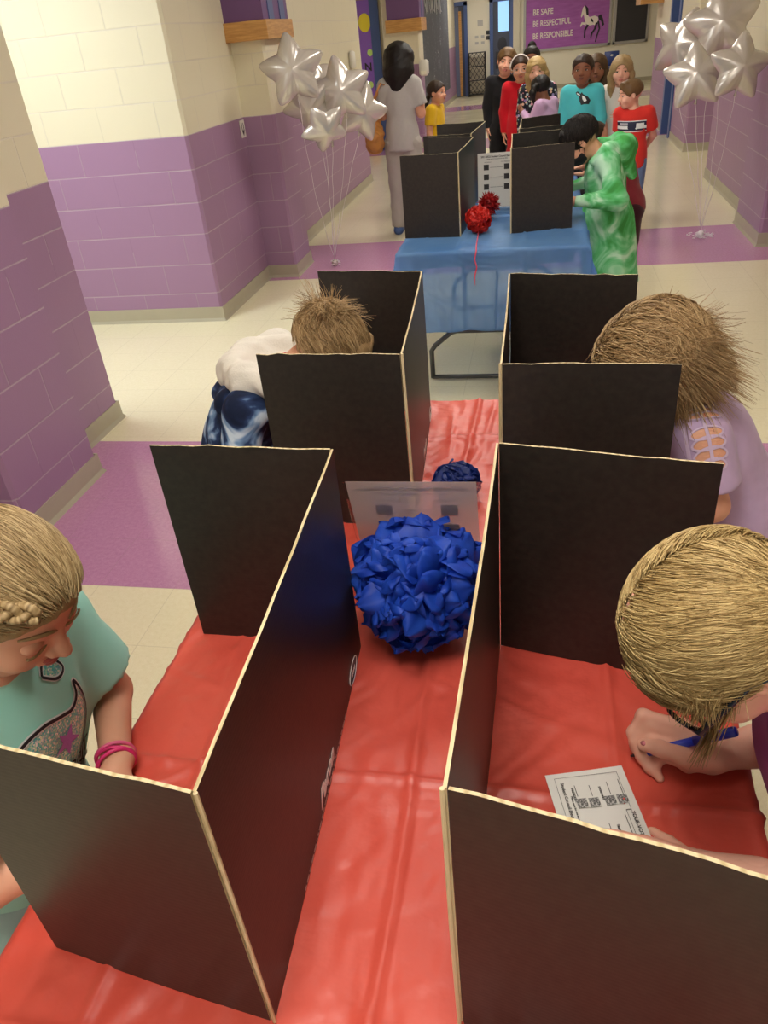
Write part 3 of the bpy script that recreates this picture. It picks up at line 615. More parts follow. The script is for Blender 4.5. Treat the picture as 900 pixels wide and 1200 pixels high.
# ------------------------------------------------------------ wall fittings
M_wplastic = plain('white_plastic', srgb(226, 222, 212), 0.4); M_purple_fab = plain('purple_panel', srgb(112, 78, 128), 0.6); M_bluegrey = plain('blue_grey_panel', srgb(92, 104, 150), 0.6)
t = thing('wall_sign', 'small white sign with a dark arrow on the purple left wall', 'sign', (-2.248, 6.10, 1.085))
MB().box((0, -0.048, 0), (0.006, 0.048, 0.118), 0, 0.001).build('plate', M_wplastic, t)
b = MB(); pr = [(-0.020, 0.10), (-0.010, 0.10), (-0.010, 0.05), (0.010, 0.05), (0.010, 0.10), (0.020, 0.10), (0.026, 0.045), (0.0, 0.008), (-0.026, 0.045)]
b.add([(0.0068, y, z) for y, z in pr], [tuple(range(len(pr)))]); b.build('dark_arrow', M_kink, t)
def cap(name, x0, x1, y0, y1, z0, z1, lab, stripes):
    t = thing(name, lab, 'boxed beam', ((x0 + x1) / 2, (y0 + y1) / 2, z0)); hx, hy = (x1 - x0) / 2, (y1 - y0) / 2
    MB().box((-hx, -hy, 0), (hx, hy, z1 - z0), 0, 0.004).build('wooden_band', M_oak, t)
    MB().box((-hx + 0.025, -hy + 0.025, z1 - z0), (hx - 0.025, hy - 0.025, CH - z0 - 0.002)).build('purple_casing', M_purple_fab, t)
    s = MB()
    for a in stripes: s.box((hx - 0.0249, -hy + 0.03 + a, z1 - z0), (hx - 0.018, -hy + 0.03 + a + 0.12, CH - z0 - 0.004))
    if stripes: s.build('blue_stripe', M_bluegrey, t)
cap('boxed_beam_end', -2.30, -1.93, 6.08, 6.75, 1.70, 1.82, 'purple casing with a wooden band, high on the left wall pilaster', (0.12, 0.40))
cap('boxed_beam_end', -2.42, -1.86, 13.60, 14.2, 1.66, 1.83, 'far purple casing with a wooden band, beside the chalk mural', (0.2,))
cap('boxed_beam_end', 1.45, 1.84, 14.6, 15.36, 1.69, 1.82, 'purple casing with a wooden band, high above the far right wall', (0.2,))
b = MB(); b.box((-0.03, -0.07, 0), (0.03, 0.07, 0.18), 0, 0.02); o = b.build('door_chime', M_wplastic, None, True); o.location = (-2.222, 10.1, 1.35); tag(o, 'small rounded white wall device on the left wall behind the balloons', 'wall device')
t = thing('sanitizer_dispenser', 'white soap dispenser on the wall edge above the girl in yellow', 'dispenser', (-1.86, 13.62, 1.05))
MB().box((-0.07, -0.06, 0), (0.07, 0.12, 0.22), 0, 0.03).build('body', M_wplastic, t, True); MB().box((-0.045, -0.068, 0.02), (0.045, -0.055, 0.07), 0, 0.004).build('lever', M_white, t)
# decorated door in the left recess
t = thing('door_1', None, None, (0, 0, 0)); struct(t); 
del_ = MB(); del_.box((-2.72, 13.93, 0), (-2.58, 14.0, 2.25)); del_.box((-3.86, 13.93, 0), (-3.74, 14.0, 2.25)); del_.box((-3.86, 13.93, 2.15), (-2.58, 14.0, 2.27)); del_.build('door_frame', M_bluef, t)
MB().box((-3.74, 13.96, 0.01), (-2.72, 13.99, 2.15)).build('door_leaf', M_oak, t)
po = thing('door_poster', 'purple paper poster with balloons and letters covering the recessed door', 'poster', (-3.23, 13.94, 0.12))
s = N('purple_poster_paper'); o_ = s.obj(); v_ = s.n('ShaderNodeTexVoronoi', {'Vector': o_, 'Scale': 9.0}); M_post = s.set(color=s.mix(s.math('LESS_THAN', v_.outputs[0], 0.10), srgb(140, 96, 196), srgb(120, 150, 200)), rough=0.6).m
MB().box((-0.5, -0.003, 0), (0.508, 0.003, 2.02)).build('backing_paper', M_post, po)
cy = plain('yellow_card', srgb(240, 222, 60), 0.5); cg = plain('lime_card', srgb(200, 235, 130), 0.5)
for x, z in ((0.42, 1.72), (0.05, 1.2)): b = MB(); b.ball((x, -0.008, z), (0.10, 0.006, 0.13)); b.build('yellow_balloon', cy, po, True)
for x, z in ((0.47, 1.31), (0.44, 0.86), (0.40, 0.42), (0.20, 0.9), (0.1, 0.5)): b = MB(); b.ball((x, -0.008, z), (0.045, 0.005, 0.05)); b.build('lime_dot', cg, po, True)
b = MB(); b.box((0.36, -0.006, 0.0), (0.5, -0.0035, 0.10)); b.build('orange_card', plain('orange_card', srgb(240, 110, 60), 0.5), po)
for l, z in (('N', 1.06),): text('letter', l, 0.16, M_kink, po, frame((0.36, -0.006, z), (1, 0, 0), (0, 0, 1)), 0.001, bold=0.004)
# chalk mural
s = N('chalkboard'); o_ = s.obj(); f_ = s.noise(s.scale(o_, 1, 1, 5), 5.0, 6, 0.75); g_ = s.noise(o_, 2.0, 3)
M_chalk = s.set(color=s.ramp(s.math('MULTIPLY', f_, s.math('ADD', g_, 0.5)), [(0.50, srgb(78, 80, 88)), (0.66, srgb(100, 102, 110)), (0.74, srgb(190, 192, 196))]), rough=0.7).m
t = thing('chalk_mural', 'tall grey chalkboard mural on the far left wall', 'chalkboard', (-2.378, 18.3, 0.35))
MB().box((0, -3.9, 0), (0.012, 3.9, 2.2)).build('board', M_chalk, t); 
M_chk = plain('chalk', srgb(205, 206, 210), 0.9)
for k in range(7):
    b = MB(); y0 = -2.6 + 0.75 * k; b.tube([(0.014, y0 + 0.05 * i + 0.10 * math.sin(i * 1.3 + k), 1.75 + 0.16 * math.sin(i * 1.7 + 2 * k)) for i in range(12)], 0.008, 5); b.build('chalk_stroke', M_chk, t, True)
# back wall doors
def backdoor(n, x0, x1, leaf, ztop=2.12):
    t = thing('door_%d' % n, None, None); struct(t); b = MB(); b.box((x0 - 0.09, 23.93, 0), (x0, 24, ztop + 0.09)); b.box((x1, 23.93, 0), (x1 + 0.09, 24, ztop + 0.09)); b.box((x0 - 0.09, 23.93, ztop), (x1 + 0.09, 24, ztop + 0.09)); b.build('door_frame', M_bluef, t)
    MB().box((x0, 23.975, 0.01), (x1, 23.995, ztop)).build('dark_doorway', plain('room_beyond', srgb(70, 76, 96), 0.6), t)
    return t
t = backdoor(2, -2.50, -2.13, 0); MB().box((-2.50, 23.94, 0.01), (-2.27, 23.97, 2.1)).build('door_leaf', plain('blue_grey_door', srgb(104, 112, 140), 0.35), t); MB().box((-2.27, 23.93, 0.01), (-2.20, 23.97, 2.0)).build('door_edge', M_oak, t)
t = backdoor(3, -1.36, -0.92, 0)
w_ = N('bright_window').set(color=(0.3, 0.5, 0.8, 1), emit=srgb(150, 205, 240), emits=0.9).m
MB().box((-1.22, 23.96, 1.45), (-0.95, 23.974, 2.12)).build('lit_window', w_, t); b = MB(); b.ball((-1.12, 23.97, 1.15), (0.12, 0.01, 0.18)); b.box((-1.30, 23.965, 0.6), (-0.98, 23.974, 1.0)); b.build('dark_furniture', plain('dark_grey', srgb(44, 46, 58), 0.5), t, False)
MB().box((-0.83, 23.9, 0), (-0.66, 24, CH)).build('trim_1', plain('beige_trim', srgb(206, 198, 178), 0.5)); struct(bpy.data.objects['trim_1'])
# wire rack
M_blk = plain('black_wire', srgb(34, 34, 36), 0.4)
t = thing('wire_rack', 'black wire shelf rack against the back wall between the doors', 'rack', (-1.79, 23.75, 0)); f = MB(); g = MB()
for x in (-0.22, 0.22):
    for y in (-0.14, 0.14): f.tube([(x, y, 0), (x, y, 1.04)], 0.014, 6)
f.build('uprights', M_blk, t)
for z in (0.04, 0.37, 0.70, 1.02):
    b = MB(); b.box((-0.22, -0.14, z), (0.22, 0.14, z + 0.018)); b.build('shelf', M_blk, t)
for z in (0.05, 0.38, 0.71):
    for k in range(4):
        x = -0.22 + 0.11 * k; g.tube([(x, -0.14, z), (x + 0.11, -0.14, z + 0.16), (x, -0.14, z + 0.31)], 0.007, 4); g.tube([(x + 0.11, -0.14, z), (x, -0.14, z + 0.16), (x + 0.11, -0.14, z + 0.31)], 0.007, 4)
g.build('diagonal_wires', M_blk, t)
for k, (x, z, w, h) in enumerate(((-1.70, 1.69, 0.14, 0.14), (-1.80, 1.38, 0.09, 0.06), (-1.64, 1.38, 0.09, 0.06), (-1.80, 1.24, 0.09, 0.06), (-1.64, 1.24, 0.09, 0.06))):
    o = MB().box((-w / 2, 0, -h / 2), (w / 2, 0.008, h / 2)).build('wall_note', plain('grey_note', srgb(186, 184, 180), 0.6)); o.location = (x, 23.985, z); tag(o, 'small grey printed note pinned above the wire rack', 'note', 'grey notes above the wire rack')
for z, l in ((1.46, 'upper'), (1.34, 'lower')):
    o = MB().box((-0.045, 0, -0.045), (0.045, 0.02, 0.045)).build('light_switch', M_kink); o.location = (-1.50, 23.975, z); tag(o, 'dark square wall switch beside the far blue door, the %s one' % l, 'switch')
# bulletin boards
M_alu = plain('aluminium_frame', srgb(168, 166, 162), 0.35, 0.5)
s = N('purple_bulletin_paper'); f_ = s.noise(s.scale(s.obj(), 1, 1, 6), 3.0, 4); M_bull = s.set(color=s.ramp(f_, [(0.3, srgb(156, 84, 166)), (0.7, srgb(174, 102, 184))]), rough=0.6).m; s.bump(f_, 0.3, 0.02)
def bulletin(lab, x0, x1, z0, z1, mat):
    t = thing('bulletin_board', lab, 'bulletin board', ((x0 + x1) / 2, 23.98, z0)); h = (x1 - x0) / 2; H_ = z1 - z0; b = MB()
    for a, c in (((-h, 0), (h, 0.06)), ((-h, H_ - 0.06), (h, H_)), ((-h, 0), (-h + 0.06, H_)), ((h - 0.06, 0), (h, H_))): b.box((a[0], -0.05, a[1]), (c[0], 0.015, c[1]))
    b.build('metal_frame', M_alu, t); MB().box((-h + 0.05, -0.02, 0.05), (h - 0.05, 0.01, H_ - 0.05)).build('backing_paper', mat, t); return t
t = bulletin('purple bulletin board reading BE SAFE, with a white horse', -0.56, 1.68, 0.90, 2.14, M_bull)
M_let = plain('cream_letters', srgb(232, 222, 214), 0.6)
for sdef, z, w_ in (('BE SAFE', 0.83, 0.52), ('BE RESPECTFUL', 0.575, 0.98), ('BE RESPONSIBLE', 0.30, 1.04)):
    o = text('cut_out_letters', sdef, 0.185, M_let, t, frame((0, 0, 0), (1, 0, 0), (0, 0, 1)), 0.003, bold=0.004)
    ws = max(v.co.x for v in o.data.vertices); o.matrix_local = frame((-0.88, -0.026, z), (1, 0, 0), (0, 0, 1)) @ Matrix.Diagonal((w_ / ws, 1, 1, 1))
def poly_tube(name, mat, parts, t, y=-0.03, yd=0.004):
    b = MB()
    for pts in parts:
        b.add([(x, y, z) for x, z in pts] + [(x, y + yd, z) for x, z in pts], [tuple(range(len(pts)))] + [(i, (i + 1) % len(pts), len(pts) + (i + 1) % len(pts), len(pts) + i) for i in range(len(pts))])
    return b.build(name, mat, t)
hx, hz = 0.62, 0.62
H_ = lambda L: [(0.28 + x * 0.68, 0.10 + z * 0.98) for x, z in L]
body = H_([(0.10, 0.62), (0.16, 0.80), (0.22, 0.84), (0.27, 0.78), (0.30, 0.66), (0.42, 0.58), (0.62, 0.60), (0.74, 0.56), (0.76, 0.44), (0.68, 0.38), (0.56, 0.40), (0.40, 0.38), (0.30, 0.44), (0.24, 0.54), (0.20, 0.66), (0.12, 0.58)])
legs = [H_([(0.30, 0.46), (0.14, 0.48), (0.08, 0.40), (0.11, 0.37), (0.17, 0.43), (0.30, 0.40)]), H_([(0.34, 0.42), (0.24, 0.30), (0.24, 0.12), (0.28, 0.12), (0.29, 0.28), (0.42, 0.40)]), H_([(0.66, 0.44), (0.60, 0.30), (0.50, 0.22), (0.48, 0.10), (0.52, 0.10), (0.56, 0.20), (0.68, 0.30), (0.74, 0.44)]), H_([(0.72, 0.46), (0.78, 0.30), (0.70, 0.14), (0.66, 0.0), (0.70, 0.0), (0.76, 0.14), (0.84, 0.30), (0.78, 0.48)])]
poly_tube('horse_picture', M_let, [body, legs[0]], t); poly_tube('horse_black_parts', plain('horse_black', srgb(40, 34, 44), 0.6), legs[1:] + [H_([(0.74, 0.58), (0.84, 0.62), (0.92, 0.52), (0.98, 0.38), (0.92, 0.34), (0.86, 0.46), (0.78, 0.50)]), H_([(0.24, 0.86), (0.36, 0.78), (0.38, 0.62), (0.30, 0.64), (0.27, 0.76)]), H_([(0.46, 0.50), (0.58, 0.44), (0.56, 0.50), (0.50, 0.55)])], t, -0.034)  # black legs, tail and mane of the pictured horse
bulletin('black covered bulletin board right of the purple one', 1.74, 2.62, 0.90, 2.14, plain('black_paper', srgb(52, 50, 54), 0.7))
# blue chair near the back wall
t = thing('school_chair', 'blue plastic school chair with metal legs by the back wall', 'chair', (1.68, 22.9, 0)); M_bp = plain('blue_plastic', srgb(48, 68, 132), 0.4); M_cr = plain('chrome', srgb(190, 188, 182), 0.25, 0.8)
b = MB(); b.box((-0.18, 0.14, 0.46), (0.18, 0.17, 0.79), 0, 0.012); b.build('backrest', M_bp, t, True); b = MB(); b.box((-0.19, -0.20, 0.42), (0.19, 0.16, 0.45), 0, 0.012); b.build('seat', M_bp, t, True)
b = MB(); b.ball((0, 0.138, 0.70), (0.035, 0.006, 0.022)); b.build('back_hole', M_wplastic, t)
for x in (-1, 1):
    for y in (-1, 1): b = MB(); b.tube([(x * 0.17, y * 0.15, 0.43), (x * 0.22, y * 0.21, 0)], 0.011, 6); b.build('leg', M_cr, t, True)
# blue framed side door on the right
t = thing('door_4', None, None); struct(t); b = MB(); b.box((1.76, 13.30, 0), (1.90, 13.44, 2.3)); b.box((1.80, 12.76, 0), (1.94, 12.90, 2.3)); b.box((1.78, 12.8, 2.15), (1.92, 13.4, 2.3)); b.build('door_frame', M_bluef, t)
MB().box((1.86, 12.9, 0.01), (1.90, 13.3, 2.15)).build('door_leaf', plain('blue_grey_door', srgb(104, 112, 140), 0.35), t)
# ------------------------------------------------------------ people
def skin_mat(name, c, red=0.12):
    s = N(name); o = s.obj(); f = s.noise(o, 22, 3); c2 = (c[0], c[1] * (1 - red), c[2] * (1 - red), 1)
    s.set(color=s.mix(f, c, c2), rough=0.5, spec=0.35, sss=0.12); s.b.inputs['Subsurface Radius'].default_value = (0.02, 0.008, 0.005); s.b.inputs['Subsurface Scale'].default_value = 0.3; return s.m
K_fair = skin_mat('fair_skin', srgb(232, 182, 156)); K_tan = skin_mat('tan_skin', srgb(222, 168, 138)); K_brown = skin_mat('brown_skin', srgb(138, 92, 68)); K_pink = skin_mat('pink_skin', srgb(234, 180, 156))
def hair_mat(name, c1, c2, c3):
    s = N(name); a = s.n('ShaderNodeAttribute', attribute_name='shade').outputs['Fac']; f = s.noise(s.scale(s.obj(), 60, 60, 14), 3.0, 3)
    s.set(color=s.ramp(s.math('ADD', s.math('MULTIPLY', a, 0.75), s.math('MULTIPLY', f, 0.25)), [(0.15, c1), (0.45, c2), (0.85, c3)]), rough=0.5, spec=0.3); s.bump(f, 0.4, 0.004); return s.m
H_blond = hair_mat('golden_blond_hair', srgb(126, 100, 58), srgb(176, 148, 98), srgb(222, 196, 140)); H_ash = hair_mat('ash_blond_hair', srgb(112, 90, 58), srgb(160, 134, 94), srgb(206, 182, 138))
H_lbrown = hair_mat('light_brown_hair', srgb(112, 86, 54), srgb(164, 132, 92), srgb(208, 178, 134)); H_brown = hair_mat('brown_hair', srgb(58, 40, 24), srgb(104, 76, 46), srgb(142, 110, 70))
H_black = hair_mat('black_hair', srgb(14, 11, 10), srgb(26, 20, 18), srgb(50, 40, 34)); H_dark = hair_mat('dark_brown_hair', srgb(30, 20, 15), srgb(52, 36, 26), srgb(80, 58, 42))
M_eyew = plain('eye_white', srgb(222, 214, 206), 0.25); M_iris = plain('dark_iris', srgb(52, 36, 26), 0.2); M_lip = plain('lips', srgb(186, 104, 96), 0.45); M_lipd = plain('brown_lips', srgb(112, 62, 54), 0.45)
def cloth_mat(name, c, amt=0.08, rough=0.85, sc=14):
    return plain(name, c, rough, 0, 0.2, sc, amt, 0.15, sheen=0.15)
def tie_dye(name, cs, sc=9, dist=2.5):
    s = N(name); o = s.obj(); w = s.noise(o, sc, 4, 0.6); f = s.n('ShaderNodeTexNoise', {'Vector': o, 'Scale': sc * 0.9, 'Detail': 3.0, 'Distortion': dist}).outputs[0]
    st = [(0.38 + 0.24 * i / (len(cs) - 1), c) for i, c in enumerate(cs)]; s.set(color=s.ramp(f, st), rough=0.85, spec=0.2); s.bump(w, 0.2, 0.006); return s.m
def dots_mat(name, base, cols, sc=60, th=0.34):
    s = N(name); v = s.n('ShaderNodeTexVoronoi', {'Vector': s.obj(), 'Scale': sc}); r = s.ramp(s.n('ShaderNodeSeparateColor', {0: v.outputs[1]}).outputs[0], [((i + 0.5) / len(cols), c) for i, c in enumerate(cols)])
    s.set(color=s.mix(s.math('LESS_THAN', v.outputs[0], th), base, r), rough=0.8); return s.m
def plaid_mat(name, a, b, sc=40):
    s = N(name); c = s.n('ShaderNodeTexChecker', {0: s.obj(), 1: a, 2: b, 3: sc}); s.set(color=c.outputs[0], rough=0.8); return s.m
nrm = lambda v: np.asarray(v, float) / (np.linalg.norm(v) + 1e-12)
def hand(sd, W, d, n, th, L, curl=0.5, spread=1.0, op=0, tcurl=0.5):
    """d: wrist to knuckles, n: palm normal, th: towards the thumb, L: hand length"""
    d = nrm(d); n = nrm(np.array(n) - d * np.dot(n, d)); s = nrm(np.array(th) - d * np.dot(th, d) - n * np.dot(th, n)); W = np.array(W, float)
    for k, (o, l) in enumerate(((0.17, 0.43), (0.055, 0.47), (-0.06, 0.44), (-0.165, 0.35))):
        B = W + d * L * (0.52 - 0.02 * k) + s * L * o; r = L * 0.050
        sd.cone(W + s * L * o * 0.6 + d * L * 0.06, B, L * 0.085, L * 0.062, k=L * 0.05)
        ang = 0.0; P = B; dd = nrm(d + s * o * 0.5 * spread)
        for j, f in enumerate((0.46, 0.30, 0.24)):
            ang += curl * (0.7 if j == 0 else 1.0) * (1 + 0.08 * k); v = dd * math.cos(ang) + n * math.sin(ang); Q = P + v * L * l * f * 1.0
            sd.cone(P, Q, r * (1 - 0.08 * j), r * (0.92 - 0.10 * j), k=L * 0.012); P = Q
    B = W + d * L * 0.10 + s * L * 0.13 + n * L * 0.03; P = B; v = nrm(s * 0.75 + d * 0.75 + n * 0.25)
    for j, (f, r0, r1) in enumerate(((0.24, 0.085, 0.06), (0.20, 0.06, 0.052), (0.16, 0.052, 0.042))):
        Q = P + v * L * f; sd.cone(P, Q, L * r0, L * r1, k=L * 0.02); P = Q; v = nrm(v + d * 0.25 * tcurl - s * 0.30 * tcurl + n * 0.2 * tcurl)
def head_sdf(sd, c, R, q, ears=True, sockets=True):
    T = lambda x, y, z: c + R @ (np.array([x, y, z]) * q)
    sd.ell(T(0, -0.06, 0.13), np.array([0.375, 0.45, 0.37]) * q, R, k=0.04 * q); sd.ell(T(0, 0.10, -0.12), np.array([0.30, 0.31, 0.36]) * q, R, k=0.08 * q)
    sd.ell(T(0, 0.22, -0.375), np.array([0.15, 0.13, 0.11]) * q, R, k=0.09 * q)
    for x in (-1, 1):
        sd.ell(T(0.18 * x, 0.25, -0.15), 0.125 * q, R, k=0.08 * q)
        if ears: sd.ell(T(0.375 * x, -0.02, -0.04), np.array([0.035, 0.07, 0.115]) * q, R, k=0.02 * q); sd.ell(T(0.40 * x, 0.0, -0.03), np.array([0.02, 0.035, 0.06]) * q, R, k=0.015 * q, op=1)
        if sockets: sd.ell(T(0.16 * x, 0.435, 0.005), np.array([0.10, 0.06, 0.055]) * q, R, k=0.05 * q, op=1)
    sd.cone(T(0, 0.385, 0.02), T(0, 0.465, -0.12), 0.030 * q, 0.050 * q, k=0.04 * q)
    for x in (-1, 1): sd.ell(T(0.055 * x, 0.425, -0.135), 0.036 * q, R, k=0.025 * q)
    sd.ell(T(0, 0.385, -0.255), np.array([0.12, 0.04, 0.045]) * q, R, k=0.03 * q)
def face_parts(t, c, R, q, opt):
    T = lambda x, y, z: c + R @ (np.array([x, y, z]) * q); ey = opt.get('eyes', 'open')
    for x in (-1, 1):
        if ey == 'open':
            b = MB(); b.ball(T(0.155 * x, 0.325, 0.0), np.array([0.062, 0.052, 0.026]) * q, 0, 14, R); b.ball(T(0.155 * x + 0.01 * opt.get('gaze', 0), 0.362, 0.0), np.array([0.030, 0.018, 0.025]) * q, 1, 12, R); b.build('eye', [M_eyew, M_iris], t, True)
            b = MB(); b.tube([T(0.155 * x + 0.068 * math.cos(a), 0.352 + 0.02 * math.sin(a), 0.032 * math.sin(a)) for a in np.linspace(0.1, PI - 0.1, 7)], 0.011 * q, 5); b.build('eyelashes', opt['brow'], t, True)
        else:
            b = MB(); b.ball(T(0.155 * x, 0.325, -0.005), np.array([0.085, 0.06, 0.055]) * q, 0, 14, R); b.build('eyelid', opt['skin'], t, True)
            b = MB(); b.tube([T(0.155 * x + 0.085 * math.cos(a), 0.368 + 0.02 * math.sin(a), -0.030 - 0.018 * math.sin(a)) for a in np.linspace(0, PI, 9)], 0.009 * q, 5); b.build('eyelashes', opt['brow'], t, True)
        b = MB(); b.tube([T(0.155 * x + 0.10 * u, -0.055 + 0.46 * math.sqrt(1 - ((0.155 * x + 0.10 * u) / 0.375) ** 2), 0.105 + 0.025 * (1 - u * u)) for u in np.linspace(-1, 1, 7)], np.array([0.006, 0.011, 0.013, 0.014, 0.013, 0.010, 0.005]) * q * opt.get('browk', 1), 6); b.build('eyebrow', opt['brow'], t, True)
    if not opt.get('mask'):
        b = MB(); w = 0.105; P = [T(w * u, 0.425 - 0.05 * u * u, -0.245 + 0.010 * abs(u) * opt.get('smile', 1)) for u in np.linspace(-1, 1, 9)]; b.tube(P, [0.006 * q, 0.016 * q, 0.022 * q, 0.024 * q, 0.020 * q, 0.024 * q, 0.022 * q, 0.016 * q, 0.006 * q], 6)
        P = [T(w * 0.8 * u, 0.425 - 0.05 * u * u, -0.278 + 0.012 * abs(u)) for u in np.linspace(-1, 1, 9)]; b.tube(P, [0.006 * q, 0.018 * q, 0.026 * q, 0.028 * q, 0.028 * q, 0.028 * q, 0.026 * q, 0.018 * q, 0.006 * q], 6); b.build('mouth', opt.get('lip', M_lip), t, True)
def hair_sdf(style, c, R, q, h, lumps=0):
    T = lambda x, y, z: c + R @ (np.array([x, y, z]) * q); f = lambda *v: R @ np.array(v, float); s = S()
    face = lambda zc=-0.20, w=0.30, hh=0.40: s.ell(T(0, 0.46, zc), np.array([w, 0.34, hh]) * q, R, k=0.03 * q, op=1)
    if style == 'short':
        s.ell(T(0, -0.07, 0.15), np.array([0.415, 0.49, 0.41]) * q, R, k=0.02, cut=((T(0, 0, -0.14), f(0, -0.45, -1)),)); s.cone(T(-0.16, 0.20, 0.42), T(0.16, 0.22, 0.40), 0.09 * q, k=0.08 * q); face(-0.17, 0.37, 0.42)
        for x in (-1, 1): s.ell(T(0.40 * x, 0.04, -0.10), np.array([0.09, 0.13, 0.17]) * q, R, k=0.01 * q, op=1)
    elif style in ('pulled', 'pony', 'bun', 'low_pony', 'pigtail'):
        s.ell(T(0, -0.065, 0.145), np.array([0.40, 0.485, 0.40]) * q, R, k=0.02, cut=((T(0, 0.0, -0.13), f(0, 1.0, -1)),)); face(-0.17, 0.36, 0.42)
        for x in (-1, 1): s.ell(T(0.40 * x, 0.02, -0.06), np.array([0.09, 0.11, 0.13]) * q, R, k=0.01 * q, op=1)
        if style == 'pony': s.chain([T(0, -0.50, 0.22), T(0.05, -0.75, 0.10), T(0.10, -0.78, -0.4), T(0.10, -0.68, -0.85)], [0.10 * q, 0.15 * q, 0.14 * q, 0.04 * q], k=0.04 * q)
        if style == 'low_pony': s.chain([T(0, -0.48, -0.12), T(0.12, -0.58, -0.45), T(0.22, -0.52, -0.85), T(0.26, -0.46, -1.5)], [0.10 * q, 0.12 * q, 0.11 * q, 0.04 * q], k=0.04 * q)
        if style == 'bun': s.ell(T(0, -0.30, 0.52), 0.20 * q, R, k=0.05 * q)
        if style == 'pigtail': s.ell(T(-0.42, -0.12, 0.10), 0.13 * q, R, k=0.04 * q); s.chain([T(-0.5, -0.1, 0.05), T(-0.62, -0.02, -0.15), T(-0.62, 0.02, -0.5)], [0.14 * q, 0.16 * q, 0.06 * q], k=0.04 * q)
    elif style in ('long', 'wavy'):
        s.ell(T(0, -0.06, 0.14), np.array([0.42, 0.49, 0.42]) * q, R, k=0.02, cut=((T(0, 0.0, -0.3), f(0, 0, -1)),))
        L = -1.05 if style == 'long' else -0.95
        for x in (-1, 1): s.chain([T(0.30 * x, 0.10, 0.20), T(0.38 * x, 0.06, -0.15), T(0.36 * x, 0.05, -0.55), T(0.30 * x, 0.10, L)], [0.12 * q, 0.13 * q, 0.14 * q, 0.06 * q], k=0.08 * q)
        s.chain([T(0, -0.35, 0.1), T(0, -0.34, -0.4), T(0, -0.30, L)], [0.24 * q, 0.28 * q, 0.16 * q], k=0.1 * q); face(-0.24, 0.285, 0.50)
    elif style == 'straight_back':     # woman seen from behind
        s.ell(T(0, -0.06, 0.14), np.array([0.60, 0.56, 0.45]) * q, R, k=0.02); s.chain([T(0, -0.12, 0.1), T(0, -0.20, -0.4), T(0.0, -0.28, -0.85)], [0.58 * q, 0.60 * q, 0.36 * q], k=0.1 * q); s.chain([T(-0.10, -0.34, -0.5), T(-0.08, -0.42, -1.15)], [0.2 * q, 0.05 * q], k=0.1 * q); face(-0.2, 0.3, 0.45)
    return s
